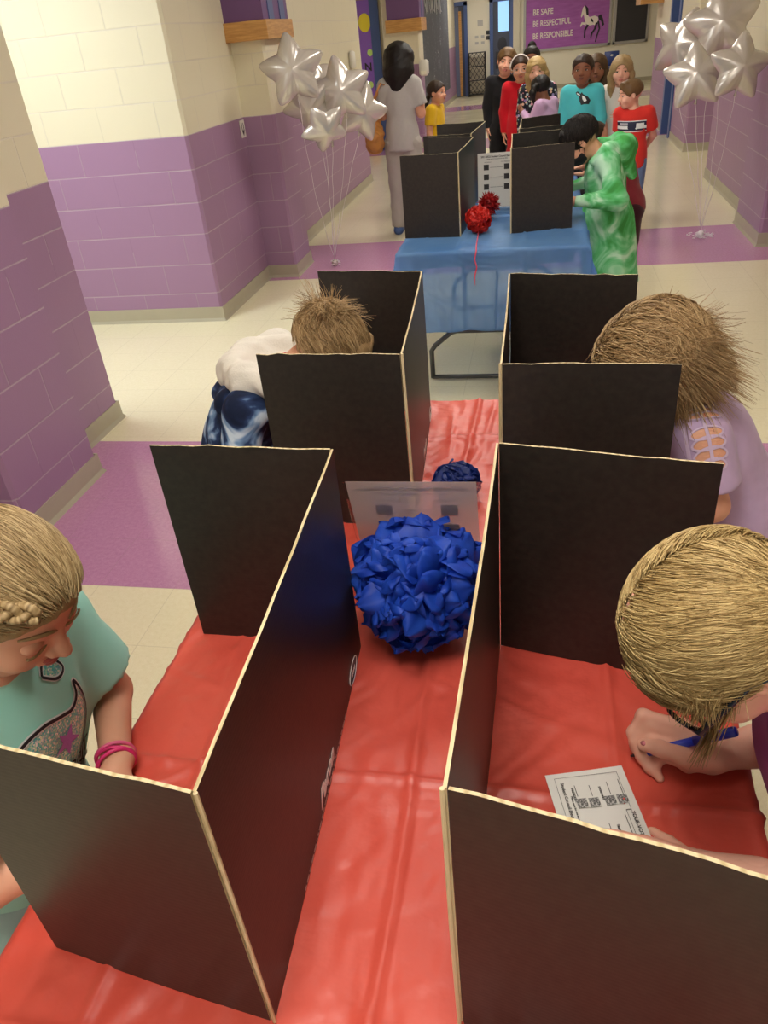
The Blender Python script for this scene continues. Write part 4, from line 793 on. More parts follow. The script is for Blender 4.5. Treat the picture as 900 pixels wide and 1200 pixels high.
def person(label, at, face, h, skin=None, hair=None, style='short', shirt=None, sleeves='short', legs='pants', legmat=None, shoe=None, lean=0.0, side=0.0, pitch=0.0, yaw=0.0, roll=0.0,
           arms=None, head_at=None, eyes='open', hs=0.165, vox=0.010, hvox=0.005, handvox=0.0035, hem=0.02, build=1.0, hands=(('d',), ('d',)), extra=None, custom_hands=None, mask=False, legpts=None, wseed=1, neck=1.0, wamp=0.0016, lip=None, name='person', smile=1, nohairmesh=False, gaze=0, group=None):
    """face: world direction (x, y) the body faces; arms: [(elbow, wrist) right, left] in metres relative to the feet point"""
    t = thing(name, label, 'person', (at[0], at[1], 0), 0, group)
    F = nrm([face[0], face[1], 0]); Rt = np.array([F[1], -F[0], 0.0]); Z = np.array([0, 0, 1.0]); U = nrm(Z * math.cos(lean) + F * math.sin(lean) + Rt * side); Fw = nrm(F - U * F.dot(U)); B = np.stack([Rt, Fw, U], 1)
    q = hs * h; P = Z * 0.52 * h; Sc = P + U * 0.285 * h; Nb = Sc + U * 0.015 * h
    Rh = np.array(Matrix.Rotation(-yaw, 3, 'Z') @ Matrix.Rotation(-pitch, 3, 'X') @ Matrix.Rotation(roll, 3, 'Y')); Rh = np.stack([Rt, F, Z], 1) @ Rh
    Hc = (np.array(head_at, float) - np.array([at[0], at[1], 0])) if head_at is not None else Nb + (Rh @ np.array([0, 0.03, 0.10])) * h * 0.92
    bw = build
    tor = [('e', P + U * 0.00 * h, (0.084 * bw, 0.064 * bw, 0.075)), ('e', P + U * 0.10 * h, (0.072 * bw, 0.057 * bw, 0.11)), ('e', P + U * 0.20 * h, (0.082 * bw, 0.060 * bw, 0.095))]
    shl = {1: Sc + Rt * 0.088 * h * bw - U * 0.012 * h, -1: Sc - Rt * 0.088 * h * bw - U * 0.012 * h}
    if arms is None: arms = [None, None]
    A = {}
    for s_, a in ((1, arms[0]), (-1, arms[1])):
        if a is None: e = shl[s_] + np.array([0, 0, -0.150 * h]) + Rt * s_ * 0.03 * h - F * 0.01 * h; wv = e + np.array([0, 0, -0.135 * h]) + F * 0.02 * h
        else:
            e, wv = [np.array(v, float) for v in a[:2]]
            if len(a) > 2 and a[2] == 'rel': e = shl[s_] + (Rt * e[0] * s_ + F * e[1] + Z * e[2]) * h; wv = e + (Rt * wv[0] * s_ + F * wv[1] + Z * wv[2]) * h
            elif len(a) <= 2: e = e - np.array([at[0], at[1], 0]); wv = wv - np.array([at[0], at[1], 0])
        A[s_] = (e, wv)
    # legs
    LG = {}
    for s_ in (1, -1):
        hip = P + Rt * s_ * 0.052 * h - Z * 0.02 * h; ft = Rt * s_ * 0.06 * h
        kn = (hip + ft + Z * 0.05 * h) / 2 + F * 0.012 * h; LG[s_] = (hip, kn, ft + Z * 0.045 * h - F * 0.01 * h)
        if legpts: LG[s_] = tuple(np.array(v, float) * h for v in legpts[0 if s_ == 1 else 1])
    # body
    bd = S()
    for _, c, r in tor: bd.ell(c, np.array(r) * h, B, k=0.03 * h)
    bd.cone(shl[1], shl[-1], 0.030 * h, k=0.04 * h)
    bd.cone(Sc - U * 0.02 * h, Hc + Rh @ np.array([0, -0.10, -0.28]) * q, 0.038 * h * neck, 0.032 * h * neck, k=0.025 * h)
    for s_ in (1, -1):
        e, wv = A[s_]; bd.cone(shl[s_], e, 0.032 * h, 0.0245 * h, k=0.02 * h); bd.cone(e, wv, 0.0255 * h, 0.0165 * h, k=0.01 * h)
        hp, kn, an = LG[s_]; bd.cone(hp, kn, 0.052 * h, 0.034 * h, k=0.03 * h); bd.cone(kn, an, 0.034 * h, 0.021 * h, k=0.01 * h); bd.cone(an - Z * 0.02 * h, an + F * 0.08 * h - Z * 0.027 * h, 0.022 * h, 0.017 * h, k=0.01 * h)
    chunks = [bd.mesh(vox)]
    hd = S(); hd.cone(Hc + Rh @ np.array([0, -0.10, -0.25]) * q, Sc * 0.6 + Hc * 0.4, 0.033 * h * neck, k=0.02 * h); head_sdf(hd, Hc, Rh, q); chunks.append(hd.mesh(hvox))
    for i, s_ in enumerate((1, -1)):
        if custom_hands and custom_hands[i] is not None: cs = S(); custom_hands[i](cs, np.array([at[0], at[1], 0.0])); chunks.append(cs.mesh(handvox)); continue
        e, wv = A[s_]; hs_ = S(); dd = nrm(wv - e); hp = hands[i]
        if hp[0] == 'd': nn, th, cu = -Rt * s_, F, 0.30
        else: nn, th, cu = np.array(hp[1], float), np.array(hp[2], float), hp[3]
        if len(hp) > 4: dd = nrm(hp[4])
        hs_.cone(wv - dd * 0.015 * h, wv + dd * 0.01 * h, 0.0165 * h, 0.0165 * h, k=0.01); hand(hs_, wv, dd, nn, th, 0.095 * h, cu); chunks.append(hs_.mesh(handvox))
    V, Fc = join(chunks); mesh('body', V, Fc, skin, t)
    opt = dict(eyes=eyes, brow=hair, skin=skin, mask=mask, lip=lip or (M_lipd if skin == K_brown else M_lip), smile=smile, gaze=gaze); face_parts(t, Hc, Rh, q, opt)
    # shirt
    if shirt is not None:
        sh = S(); g = 0.012 * h; hemz = P - U * (hem * h)
        for k_, (_, c, r) in enumerate(tor): sh.ell(c, np.array(r) * h + g * np.array([1, 1.0, 1]), B, k=0.04 * h, cut=((hemz, -U),))
        if hem > 0.03: sh.cone(P + U * 0.05 * h, hemz + U * 0.0, 0.084 * h * bw + g, 0.092 * h * bw + g, k=0.03 * h, cut=((hemz, -U),), flat=(F, 0.80 if hem < 0.15 else 1.0))
        sh.cone(shl[1], shl[-1], 0.029 * h + g * 0.8, k=0.04 * h)
        for s_ in (1, -1):
            e, wv = A[s_]; ud = nrm(e - shl[s_])
            if sleeves == 'short': sh.cone(shl[s_], shl[s_] + (e - shl[s_]) * 1.1, 0.036 * h + g * 0.8, 0.036 * h + g, k=0.02 * h, cut=((shl[s_] + (e - shl[s_]) * 0.72, ud),))
            elif sleeves == 'cap': sh.cone(shl[s_], e, 0.036 * h + g * 0.5, k=0.02 * h, cut=((shl[s_] + (e - shl[s_]) * 0.30, ud),))
            elif sleeves == 'long':
                sh.cone(shl[s_], e, 0.036 * h + g * 0.7, 0.030 * h + g * 0.6, k=0.02 * h); sh.cone(e, wv, 0.030 * h + g * 0.6, 0.0195 * h + g * 0.35, k=0.012 * h, cut=((wv + nrm(wv - e) * 0.004, nrm(wv - e)),))
        sh.cone(Sc + U * 0.02 * h, Hc + Rh @ np.array([0, -0.1, -0.3]) * q, 0.034 * h * neck, 0.034 * h * neck, k=0.008 * h, op=1)
        V, Fc = sh.mesh(max(vox * 0.8, 0.005), noise=wr(wamp, 26 / h, wseed)); so = mesh('shirt' if sleeves != 'long' else 'long_sleeve_top', V, Fc, shirt, t); so['built'] = 1; del so['built']
    # lower clothes
    if legs in ('pants', 'shorts'):
        lg = S(); lg.ell(P - Z * 0.01 * h, np.array([0.088 * bw, 0.068 * bw, 0.07]) * h, B, k=0.03 * h, cut=((P + U * 0.03 * h, U),))
        for s_ in (1, -1):
            hp, kn, an = LG[s_]
            if legs == 'pants': lg.cone(hp, kn, 0.060 * h, 0.046 * h, k=0.02 * h); lg.cone(kn, an, 0.046 * h, 0.040 * h, k=0.02 * h, cut=((an, -Z),))
            else: lg.cone(hp, kn, 0.062 * h, 0.062 * h, k=0.02 * h, cut=((kn + Z * 0.01 * h, -Z),))
        V, Fc = lg.mesh(max(vox * 0.8, 0.006), noise=wr(0.0022, 22, wseed + 5)); mesh('trousers' if legs == 'pants' else 'shorts', V, Fc, legmat, t)
    elif legs == 'skirt':
        lg = S(); lg.cone(P + Z * 0.08 * h, P - Z * 0.26 * h, 0.078 * h, 0.14 * h, k=0.02 * h, cut=((P - Z * 0.24 * h, -Z),), flat=(F, 0.8)); V, Fc = lg.mesh(vox, noise=wr(0.004, 30, wseed)); mesh('skirt', V, Fc, legmat, t)
    for s_ in (1, -1):
        an = LG[s_][2]; sh = S(); a0 = an * np.array([1, 1, 0]) + Z * 0.026 * h
        sh.cone(a0 - F * 0.012 * h, a0 + F * 0.085 * h - Z * 0.002 * h, 0.028 * h, 0.024 * h, k=0.01, cut=((Z * 0.002, -Z),)); sh.cone(an, a0, 0.026 * h, 0.028 * h, k=0.02); V, Fc = sh.mesh(0.006 if vox < 0.02 else 0.01); mesh('shoe', V, Fc, shoe or M_shoe, t)
    if not nohairmesh and style:
        V, Fc = hair_sdf(style, Hc, Rh, q, h).mesh(hvox, noise=wr(0.0012, 90, wseed + 3)); mesh('hair', V, Fc, hair, t)
    for o_ in t.children:
        if o_.type == 'MESH' and o_.data.materials and o_.data.materials[0].name.endswith('_hair'): mesh_attr(o_, [0.42] * len(o_.data.vertices))
    info = dict(t=t, H=Hc, R=Rh, q=q, P=P, Sc=Sc, U=U, F=F, Rt=Rt, Fw=Fw, shl=shl, A=A, h=h, at=np.array([at[0], at[1], 0.0]), skin=skin, B=B)
    return info
M_shoe = plain('dark_shoe', srgb(44, 44, 52), 0.6)
def mesh_attr(o, vals):
    a = o.data.attributes.get('shade') or o.data.attributes.new('shade', 'FLOAT', 'POINT'); a.data.foreach_set('value', np.asarray(vals, np.float32))
def strands(info, name, mat, roots, field, seg=14, ds=0.12, rad=(0.43, 0.505, 0.425), cen=(0, -0.06, 0.14), thick=0.0011, lift=0.02, seed=0, free=None, clump=0.0, jit=0.04, taper=1.0):
    """hair strands combed over the head: roots are unit directions in the head frame, field gives the comb direction; free(i, n) adds the loose fall"""
    rng = np.random.default_rng(seed); q = info['q']; R = info['R']; C = info['H'] + R @ (np.array(cen) * q); rad = np.array(rad) * q
    d = roots / np.linalg.norm(roots, axis=1)[:, None]; n = len(d); lf = 1 + lift * rng.random(n) ** 1.3; P = []; pos = d * rad * lf[:, None]; shade = rng.random(n)
    cl = rng.integers(0, max(2, n // 14), n); cs = rng.random(cl.max() + 1); shade = 0.45 * shade + 0.55 * cs[cl]; jj = rng.normal(size=(n, 3)) * jit; cj = rng.normal(size=(cl.max() + 1, 3)) * clump; vel = None
    for k in range(seg):
        P.append(pos.copy()); g = field(d, k / seg); g = g + jj + cj[cl] * (0.5 + k / seg)
        if free is not None:
            fr, fv = free(pos / q, k / seg)
        else: fr = np.zeros(n, bool); fv = g
        t_ = g - d * (g * d).sum(1)[:, None]; t_ /= np.linalg.norm(t_, axis=1)[:, None] + 1e-9
        d2 = d + t_ * ds; d2 /= np.linalg.norm(d2, axis=1)[:, None]; onp = d2 * rad * (lf * (1 + 0.012 * np.sin(k * 0.9 + shade * 20)))[:, None]
        fp = pos + (fv + jj * 0.7 + cj[cl]) * ds * q * 0.42
        pos = np.where(fr[:, None], fp, onp); d = np.where(fr[:, None], pos / rad / np.linalg.norm(pos / rad, axis=1)[:, None], d2)
    P = np.stack(P, 1)                                     # n, seg, 3
    T = np.gradient(P, axis=1); T /= np.linalg.norm(T, axis=2)[..., None] + 1e-9; nn = P / (np.linalg.norm(P, axis=2)[..., None] + 1e-9); S1 = np.cross(T, nn); S1 /= np.linalg.norm(S1, axis=2)[..., None] + 1e-9; S2 = np.cross(S1, T)
    w = thick * (0.6 + 0.8 * rng.random(n))[:, None] * (1 - taper * 0.75 * np.linspace(0, 1, seg)[None, :] ** 2)
    rings = [P + w[..., None] * (math.cos(a) * S1 * 1.5 + math.sin(a) * S2) for a in (PI / 2, PI / 2 + 2 * PI / 3, PI / 2 + 4 * PI / 3)]
    V = np.stack(rings, 2).reshape(-1, 3) @ R.T + C; idx = np.arange(n * seg * 3).reshape(n, seg, 3); F = []
    for a in range(3): b = (a + 1) % 3; F.append(np.stack([idx[:, :-1, a], idx[:, :-1, b], idx[:, 1:, b], idx[:, 1:, a]], -1).reshape(-1, 4))
    o = mesh(name, V, np.concatenate(F), mat, info['t']); mesh_attr(o, np.repeat(shade, seg * 3)); return o
def decal(so, pts2, faces, org, xd, zd, nd, mat, name, parent, off=0.0015, mi=None):
    """lay a flat drawing on cloth: each point is dropped along nd onto the garment"""
    from mathutils.bvhtree import BVHTree
    bv = BVHTree.FromPolygons([v.co[:] for v in so.data.vertices], [p.vertices[:] for p in so.data.polygons]); V = []
    last = None
    for x, z in pts2:
        o = Vector(org) + Vector(xd) * x + Vector(zd) * z - Vector(nd) * 0.3; hit = bv.ray_cast(o, Vector(nd), 0.7)
        if hit[0] is None: V.append(last if last is not None else (o + Vector(nd) * 0.3)[:]); continue
        last = (hit[0] - Vector(nd) * off)[:]; V.append(last)
    return mesh(name, V, faces, mat, parent, False, mi)
def ribbon2(pts, w):
    P = np.array(pts, float); T = np.gradient(P, axis=0); T /= np.linalg.norm(T, axis=1)[:, None] + 1e-9; Nn = np.stack([-T[:, 1], T[:, 0]], 1) * w / 2; V = np.concatenate([P + Nn, P - Nn]); n = len(P)
    return V.tolist(), [(i, i + 1, n + i + 1, n + i) for i in range(n - 1)]
def fanfill(pts):
    """polygon filled from its centre with an inner ring so it can bend"""
    P = np.array(pts, float); c = P.mean(0); n = len(P); V = P.tolist() + (c + (P - c) * 0.5).tolist() + [c.tolist()]
    return V, [(i, (i + 1) % n, n + (i + 1) % n, n + i) for i in range(n)] + [(n + i, n + (i + 1) % n, 2 * n) for i in range(n)]
def text2(body, size, bold=0.0, shear=0.0):
    cu = bpy.data.curves.new('t', 'FONT'); cu.body = body; cu.size = size; cu.offset = bold; cu.shear = shear; cu.resolution_u = 2; tmp = bpy.data.objects.new('t', cu); COL.objects.link(tmp)
    dg = bpy.context.evaluated_depsgraph_get(); dg.update(); me = bpy.data.meshes.new_from_object(tmp.evaluated_get(dg)); bpy.data.objects.remove(tmp)
    return [(v.co.x, v.co.y) for v in me.vertices], [tuple(p.vertices) for p in me.polygons]
def find(t, nm): return [o for o in t.children if o.name.split('.')[0] == nm][0]
# ------------------------------------------------------------ the four children at the red table
M_mint = cloth_mat('mint_jersey', srgb(158, 222, 206), 0.04); M_leg_l = cloth_mat('pale_turquoise_denim', srgb(156, 200, 200), 0.08)
gl = person('girl in mint printed shirt with braided blond hair and pink bracelets, at the left edge', (-0.785, 0.60), (1, -0.05), 1.25, K_tan, H_ash, 'pulled', M_mint, 'short', 'pants', M_leg_l, lean=0.26, pitch=0.62, yaw=0.10, roll=0.0,
            arms=[((-0.665, 0.43, 0.80), (-0.555, 0.50, 0.812)), ((-0.655, 0.752, 0.812), (-0.576, 0.615, 0.806))], head_at=(-0.628, 0.612, 1.118), eyes='closed', hs=0.158, hvox=0.003, vox=0.007, handvox=0.0028,
            hands=(('c', (0, 0, -1), (0, 1, 0), 0.5, (0.9, 0.2, -0.1)), ('c', (0, 0, -1), (1, 0.2, 0), 0.5, (0.12, -0.98, -0.05))), wseed=11, wamp=0.0022, build=1.2)
def fib(n, seed=0, zmin=-1):
    i = np.arange(n) + 0.5; z = 1 - 2 * i / n; a = PI * (1 + 5 ** 0.5) * i; r = np.sqrt(1 - z * z); d = np.stack([r * np.cos(a), r * np.sin(a), z], 1); return d + np.random.default_rng(seed).normal(size=(n, 3)) * 0.02
def scalp(n, seed, front=0.35):
    d = fib(n, seed); d /= np.linalg.norm(d, axis=1)[:, None]
    keep = (d[:, 2] > -0.40 + 0.92 * np.clip(d[:, 1], 0, 1)) & ~((np.abs(d[:, 0]) > 0.9) & (d[:, 2] < 0)); return d[keep]
# combed back from the forehead to a tail at the back of the head
T_back = nrm([0, -1, -0.15])
strands(gl, 'hair_strands', H_ash, scalp(11000, 1), lambda d, k: T_back - d * 0.0 + 0.12 * np.stack([np.sign(d[:, 0]) * 0, 0 * d[:, 0], 0 * d[:, 0]], 1), seg=12, ds=0.11, rad=(0.41, 0.490, 0.41), thick=0.0006, lift=0.035, seed=2, jit=0.06, clump=0.10)
def braid(info, pts, r, mat, name):
    """three woven locks along a path given in head units"""
    q, R, C = info['q'], info['R'], info['H']; P = np.array(pts, float); n = 120; u = np.linspace(0, len(P) - 1, n); P = np.stack([np.interp(u, range(len(P)), P[:, i]) for i in range(3)], 1)
    T = np.gradient(P, axis=0); T /= np.linalg.norm(T, axis=1)[:, None]; O = P / np.linalg.norm(P, axis=1)[:, None]; W = np.cross(T, O)
    b = MB()
    for k in range(3):
        ph = 2 * PI * k / 3 + np.linspace(0, 2 * PI * 3.5, n); Q = P + W * (np.sin(ph) * r)[:, None] + O * (np.sin(2 * ph) * r * 0.45)[:, None]
        b.tube((Q * q) @ R.T + C, [r * q * 0.62 for i in range(n)], 7)
    o = b.build(name, mat, info['t'], True); mesh_attr(o, [0.45 + 0.35 * math.sin(i * 0.37) for i in range(len(o.data.vertices))]); return o
braid(gl, [(0.22, 0.33, 0.41), (0.33, 0.16, 0.38), (0.41, 0.0, 0.30), (0.45, -0.16, 0.20), (0.40, -0.36, 0.10), (0.25, -0.50, 0.05)], 0.042, H_ash, 'braid')
# bracelets
b = MB(); e, wv = gl['A'][-1]; dd = nrm(wv - e); u = nrm(np.cross(dd, [0, 0, 1])); v = np.cross(u, dd)
M_pinkr = plain('pink_rubber', srgb(214, 44, 112), 0.45); M_pink2 = plain('light_pink_rubber', srgb(226, 98, 140), 0.45)
for k, (off, mt, r) in enumerate(((-0.004, M_pinkr, 0.0265), (-0.011, M_pink2, 0.0270), (0.003, M_pinkr, 0.0262))):
    b = MB(); c = wv - dd * 0.012 + dd * off; tl = 0.25 * (k - 1); b.tube([c + (u * math.cos(a) + v * math.sin(a)) * r + dd * tl * 0.02 * math.cos(a) for a in np.linspace(0, 2 * PI, 29)], 0.0028, 7); b.build('bracelet', mt, gl['t'], True)
# shirt print
so = find(gl['t'], 'shirt'); org = gl['P'] + gl['U'] * 0.24 * gl['h']; xd, zd, nd = gl['Rt'], gl['U'], -gl['Fw']
M_pw = plain('print_white', srgb(232, 238, 236), 0.6); M_pb = plain('print_black', srgb(28, 28, 34), 0.6)
s = N('glitter_print'); v_ = s.n('ShaderNodeTexVoronoi', {'Vector': s.obj(), 'Scale': 420.0}); sc_ = s.n('ShaderNodeSeparateColor', {0: v_.outputs[1]}).outputs[0]
M_glit = s.set(color=s.ramp(sc_, [(0.2, srgb(96, 196, 190)), (0.45, srgb(140, 214, 190)), (0.62, srgb(232, 240, 200)), (0.8, srgb(110, 170, 190)), (0.95, srgb(255, 250, 240))]), rough=0.35, metal=0.2).m
M_pc = plain('print_coral', srgb(240, 122, 96), 0.5, nscale=300, namt=0.12); M_pv = plain('print_violet', srgb(176, 108, 184), 0.5, nscale=300, namt=0.15)
def lay(V, F, mat, name, off): return decal(so, V, F, org, xd, zd, nd, mat, name, gl['t'], off)
CP = [(-0.11, -0.135), (-0.115, -0.07), (-0.095, -0.015), (-0.062, 0.018), (-0.025, 0.024), (0.010, 0.008), (0.030, 0.0), (0.050, 0.006), (0.060, 0.020)]
CQ = [(0.060, 0.020), (0.064, -0.01), (0.056, -0.04), (0.035, -0.065), (0.028, -0.11), (-0.01, -0.15), (-0.05, -0.15), (-0.11, -0.135)]
def smooth2(P, n=40):
    P = np.array(P, float); t_ = np.linspace(0, len(P) - 1, n); o = []
    for t1 in t_:
        i = min(int(t1), len(P) - 2); f = t1 - i; p0, p1, p2, p3 = P[max(i - 1, 0)], P[i], P[i + 1], P[min(i + 2, len(P) - 1)]; o.append(0.5 * (2 * p1 + (p2 - p0) * f + (2 * p0 - 5 * p1 + 4 * p2 - p3) * f * f + (3 * p1 - p0 - 3 * p2 + p3) * f ** 3))
    return np.array(o).tolist()
fx = lambda L: [(-x, z) for x, z in L]     # mirrored so that it faces the way the photo shows
CPm, CQm = fx(CP), fx(CQ); loop = smooth2(CPm) + smooth2(CQm)[1:-1]
g0 = np.array(loop); cx_, cz_ = g0[:, 0].mean(), g0[:, 1].mean(); rings = [((g0 - [cx_, cz_]) * f + [cx_, cz_]) for f in (1, 0.8, 0.6, 0.4, 0.2)]; n_ = len(g0)
V = np.concatenate(rings + [[[cx_, cz_]]]).tolist(); Fz = [(k * n_ + i, k * n_ + (i + 1) % n_, (k + 1) * n_ + (i + 1) % n_, (k + 1) * n_ + i) for k in range(4) for i in range(n_)] + [(4 * n_ + i, 4 * n_ + (i + 1) % n_, 5 * n_) for i in range(n_)]
lay(V, Fz, M_glit, 'glitter_print', 0.0012); lay(*ribbon2(smooth2(CPm + CQm[1:], 110), 0.0085), M_pw, 'print_outline_white', 0.0018); lay(*ribbon2(smooth2(CPm + CQm[1:], 110), 0.0045), M_pb, 'print_outline_black', 0.0024)
eye2 = fx([(0.02, 0.062), (0.035, 0.068), (0.052, 0.062), (0.060, 0.045), (0.050, 0.040), (0.036, 0.045)]); e2 = eye2 + [eye2[0]]
lay(*fanfill(eye2), M_glit, 'glitter_print', 0.0013); lay(*ribbon2(smooth2(e2, 40), 0.0065), M_pw, 'print_outline_white', 0.0018); lay(*ribbon2(smooth2(e2, 40), 0.0035), M_pb, 'print_outline_black', 0.0024)
def starfish(cx, cz, r, rot): return [(cx + (r if i % 2 == 0 else r * 0.42) * math.cos(rot + i * PI / 5), cz + (r if i % 2 == 0 else r * 0.42) * math.sin(rot + i * PI / 5)) for i in range(10)]
lay(*fanfill(starfish(0.050, -0.045, 0.030, 0.5)), M_pc, 'print_coral_star', 0.0022); lay(*fanfill(starfish(-0.002, -0.030, 0.024, 1.1)), M_pv, 'print_violet_star', 0.0022); lay(*fanfill(starfish(0.085, -0.055, 0.014, 0.2)), M_pv, 'print_violet_star', 0.0022)
for w_, sz, x, z, rt in (('The Beach', 0.040, -0.022, -0.105, 0.30), ('CAROLINA', 0.020, -0.035, -0.130, 0.30)):
    V, Ft = text2(w_, sz, 0.0004, 0.25 if 'B' in w_ else 0); V = [(x + a * math.cos(rt) - b_ * math.sin(rt) , z + a * math.sin(rt) + b_ * math.cos(rt)) for a, b_ in V]; lay([(a - 0.03, b_) for a, b_ in V], Ft, M_pb, 'print_lettering', 0.0022)

# girl with glasses and blue pen
M_purp = cloth_mat('purple_jersey', srgb(150, 40, 140), 0.08); M_lblue = cloth_mat('light_blue_denim', srgb(152, 190, 214), 0.08)
def writing_hand(sd, o):
    p = lambda *v: np.array(v) - o; k = 0.006
    W = p(0.2467, 0.7263, 0.805); M2, M3, M4, M5 = p(0.2019, 0.7500, 0.826), p(0.2005, 0.7400, 0.816), p(0.2039, 0.7233, 0.812), p(0.2081, 0.7140, 0.795)
    for M_, r in ((M2, 0.0125), (M3, 0.0125), (M4, 0.012), (M5, 0.0115)): sd.cone(W + (M_ - W) * 0.12, M_, 0.0165, r, k=0.012)
    sd.cone(p(0.30, 0.744, 0.802), W, 0.026, 0.020, k=0.012)
    sd.chain([M2, p(0.152, 0.7600, 0.832), p(0.1400, 0.7500, 0.808), p(0.1430, 0.7385, 0.790)], [0.0105, 0.0092, 0.0082, 0.0070], k=k)
    sd.chain([M3, p(0.1600, 0.7520, 0.822), p(0.1450, 0.7400, 0.799), p(0.1500, 0.7280, 0.784)], [0.0105, 0.0092, 0.0082, 0.0070], k=k)
    sd.chain([M4, p(0.1640, 0.7380, 0.810), p(0.1520, 0.7250, 0.790), p(0.1590, 0.7130, 0.7795)], [0.0100, 0.0086, 0.0078, 0.0066], k=k)
    sd.chain([M5, p(0.1760, 0.7240, 0.797), p(0.1650, 0.7120, 0.783), p(0.1720, 0.7010, 0.7780)], [0.0092, 0.0078, 0.0070, 0.0060], k=k)
    sd.chain([p(0.2350, 0.7150, 0.803), p(0.2000, 0.7080, 0.816), p(0.1690, 0.7140, 0.822), p(0.1500, 0.7230, 0.816)], [0.0165, 0.0125, 0.0100, 0.0082], k=0.008)
def holding_hand(sd, o):
    W = np.array([0.196, 0.566, 0.792]) - o; hand(sd, W, (-1, 0.18, -0.04), (0, 0, -1), (0.1, 1, 0), 0.118, 0.10); sd.cone(np.array([0.26, 0.553, 0.800]) - o, W, 0.026, 0.019, k=0.01)
gr = person('girl in purple shirt and glasses, long blond hair falling forward, writing with a pen', (0.455, 0.655), (-1, 0.0), 1.30, K_pink, H_blond, 'pulled', M_purp, 'short', 'pants', M_lblue, lean=0.36, pitch=1.12, yaw=-0.22, roll=0.10,
            arms=[((0.40, 0.79, 0.815), (0.2467, 0.7263, 0.805)), ((0.36, 0.52, 0.815), (0.196, 0.566, 0.792))], head_at=(0.194, 0.630, 1.100), eyes='closed', hs=0.149, hvox=0.003, vox=0.007, handvox=0.0021, custom_hands=(writing_hand, holding_hand), wseed=21, build=1.1)
b = MB(); b.ball(np.array([0.1505, 0.7200, 0.8225]) - gr['at'], (0.0055, 0.0045, 0.0028), 0, 10); b.build('glitter_nail', plain('pink_glitter', srgb(206, 120, 130), 0.25, 0.3, nscale=500, namt=0.3), gr['t'], True)
t = thing('marker_pen', 'blue marker pen held in the writing hand', 'pen', (0.137, 0.730, 0.783)); a = np.array([0.0, 0.0, 0.0]); bb = np.array([0.2565, 0.7100, 0.8700]) - np.array([0.137, 0.730, 0.783]); M_pen = plain('blue_plastic_pen', srgb(36, 56, 190), 0.3)
b = MB(); b.tube([a + (bb - a) * f for f in (0.10, 0.62)], 0.0058, 12); b.build('barrel', M_pen, t, True); b = MB(); b.tube([a + (bb - a) * f for f in (0.62, 0.985, 1.0)], [0.0068, 0.0068, 0.0052], 12); b.build('cap', plain('dark_blue_cap', srgb(30, 46, 172), 0.3), t, True)
b = MB(); b.tube([a, a + (bb - a) * 0.10], [0.0012, 0.0045], 10); b.build('tip', M_kink, t, True)
# hair: parted at the crown, falling to the front and to the back
def fg(d, k):
    side = np.where(d[:, 0] > 0.05, 1, -1)[:, None]; return side * np.array([1.0, 0, 0]) * np.clip(1.0 - np.abs(d[:, 0:1]) * 1.1, 0.12, 1) + np.array([0, -0.55, -0.75]) * (1 - 0.55 * np.clip(d[:, 1:2], 0, 1))
gdir = gr['R'].T @ np.array([0, 0, -1.0])
def scalp2(n, seed):
    d = fib(n, seed); d /= np.linalg.norm(d, axis=1)[:, None]; return d[(d[:, 2] > -0.55 + 1.15 * np.clip(d[:, 1] + 0.15, 0, 1))]
strands(gr, 'hair_strands', H_blond, scalp2(17000, 3), fg, seg=14, ds=0.10, rad=(0.42, 0.485, 0.42), thick=0.00055, lift=0.05, seed=4, jit=0.03, clump=0.15)
# loose lock falling past the glasses
rt = np.array([[-0.85, 0.45, 0.25]]) + np.random.default_rng(5).normal(size=(60, 3)) * 0.035
strands(gr, 'loose_lock', H_blond, rt, lambda d, k: np.array([-0.25, 0.35, -1.0]) + 0 * d, seg=16, ds=0.095, rad=(0.44, 0.51, 0.44), thick=0.0005, lift=0.05, seed=6, jit=0.05, clump=0.06, free=lambda p, k: (np.full(len(p), k > 0.35), (gdir * 1.0 + np.array([0.15, 0.3, 0]))[None, :] + 0 * p))
rt = np.array([[-0.5, 0.72, 0.45]]) + np.random.default_rng(15).normal(size=(220, 3)) * 0.16
strands(gr, 'loose_lock', H_blond, rt, lambda d, k: np.array([-0.9, 0.25, -0.6]) + 0 * d, seg=10, ds=0.10, rad=(0.43, 0.50, 0.43), thick=0.0006, lift=0.08, seed=7, jit=0.16, clump=0.16, free=lambda p, k: (np.full(len(p), k > 0.65), (gdir * 0.9 + np.array([-0.3, 0.2, 0]))[None, :] + 0 * p))
strands(gr, 'ponytail', H_blond, np.array([[0, -0.8, -0.6]]) + np.random.default_rng(25).normal(size=(900, 3)) * 0.13, lambda d, k: np.array([0, -0.3, -1]) + 0 * d, seg=16, ds=0.13, rad=(0.44, 0.51, 0.44), thick=0.0011, lift=0.05, seed=8, jit=0.10, clump=0.14, free=lambda p, k: (np.full(len(p), k > 0.05), (np.array([0, -0.5, -1.2]) * (1 - k) + gdir * 1.0 * k)[None, :] + 0 * p))
b = MB(); C_ = gr['H'] + gr['R'] @ (np.array([0, -0.06, 0.14]) * gr['q']); b.tube([C_ + gr['R'] @ (nrm([0.05, math.sin(a), math.cos(a)]) * np.array([0.415, 0.478, 0.412]) * gr['q']) for a in np.linspace(0.05, 0.95, 12)], 0.0022, 6); b.build('hair_parting', K_pink, gr['t'], True)
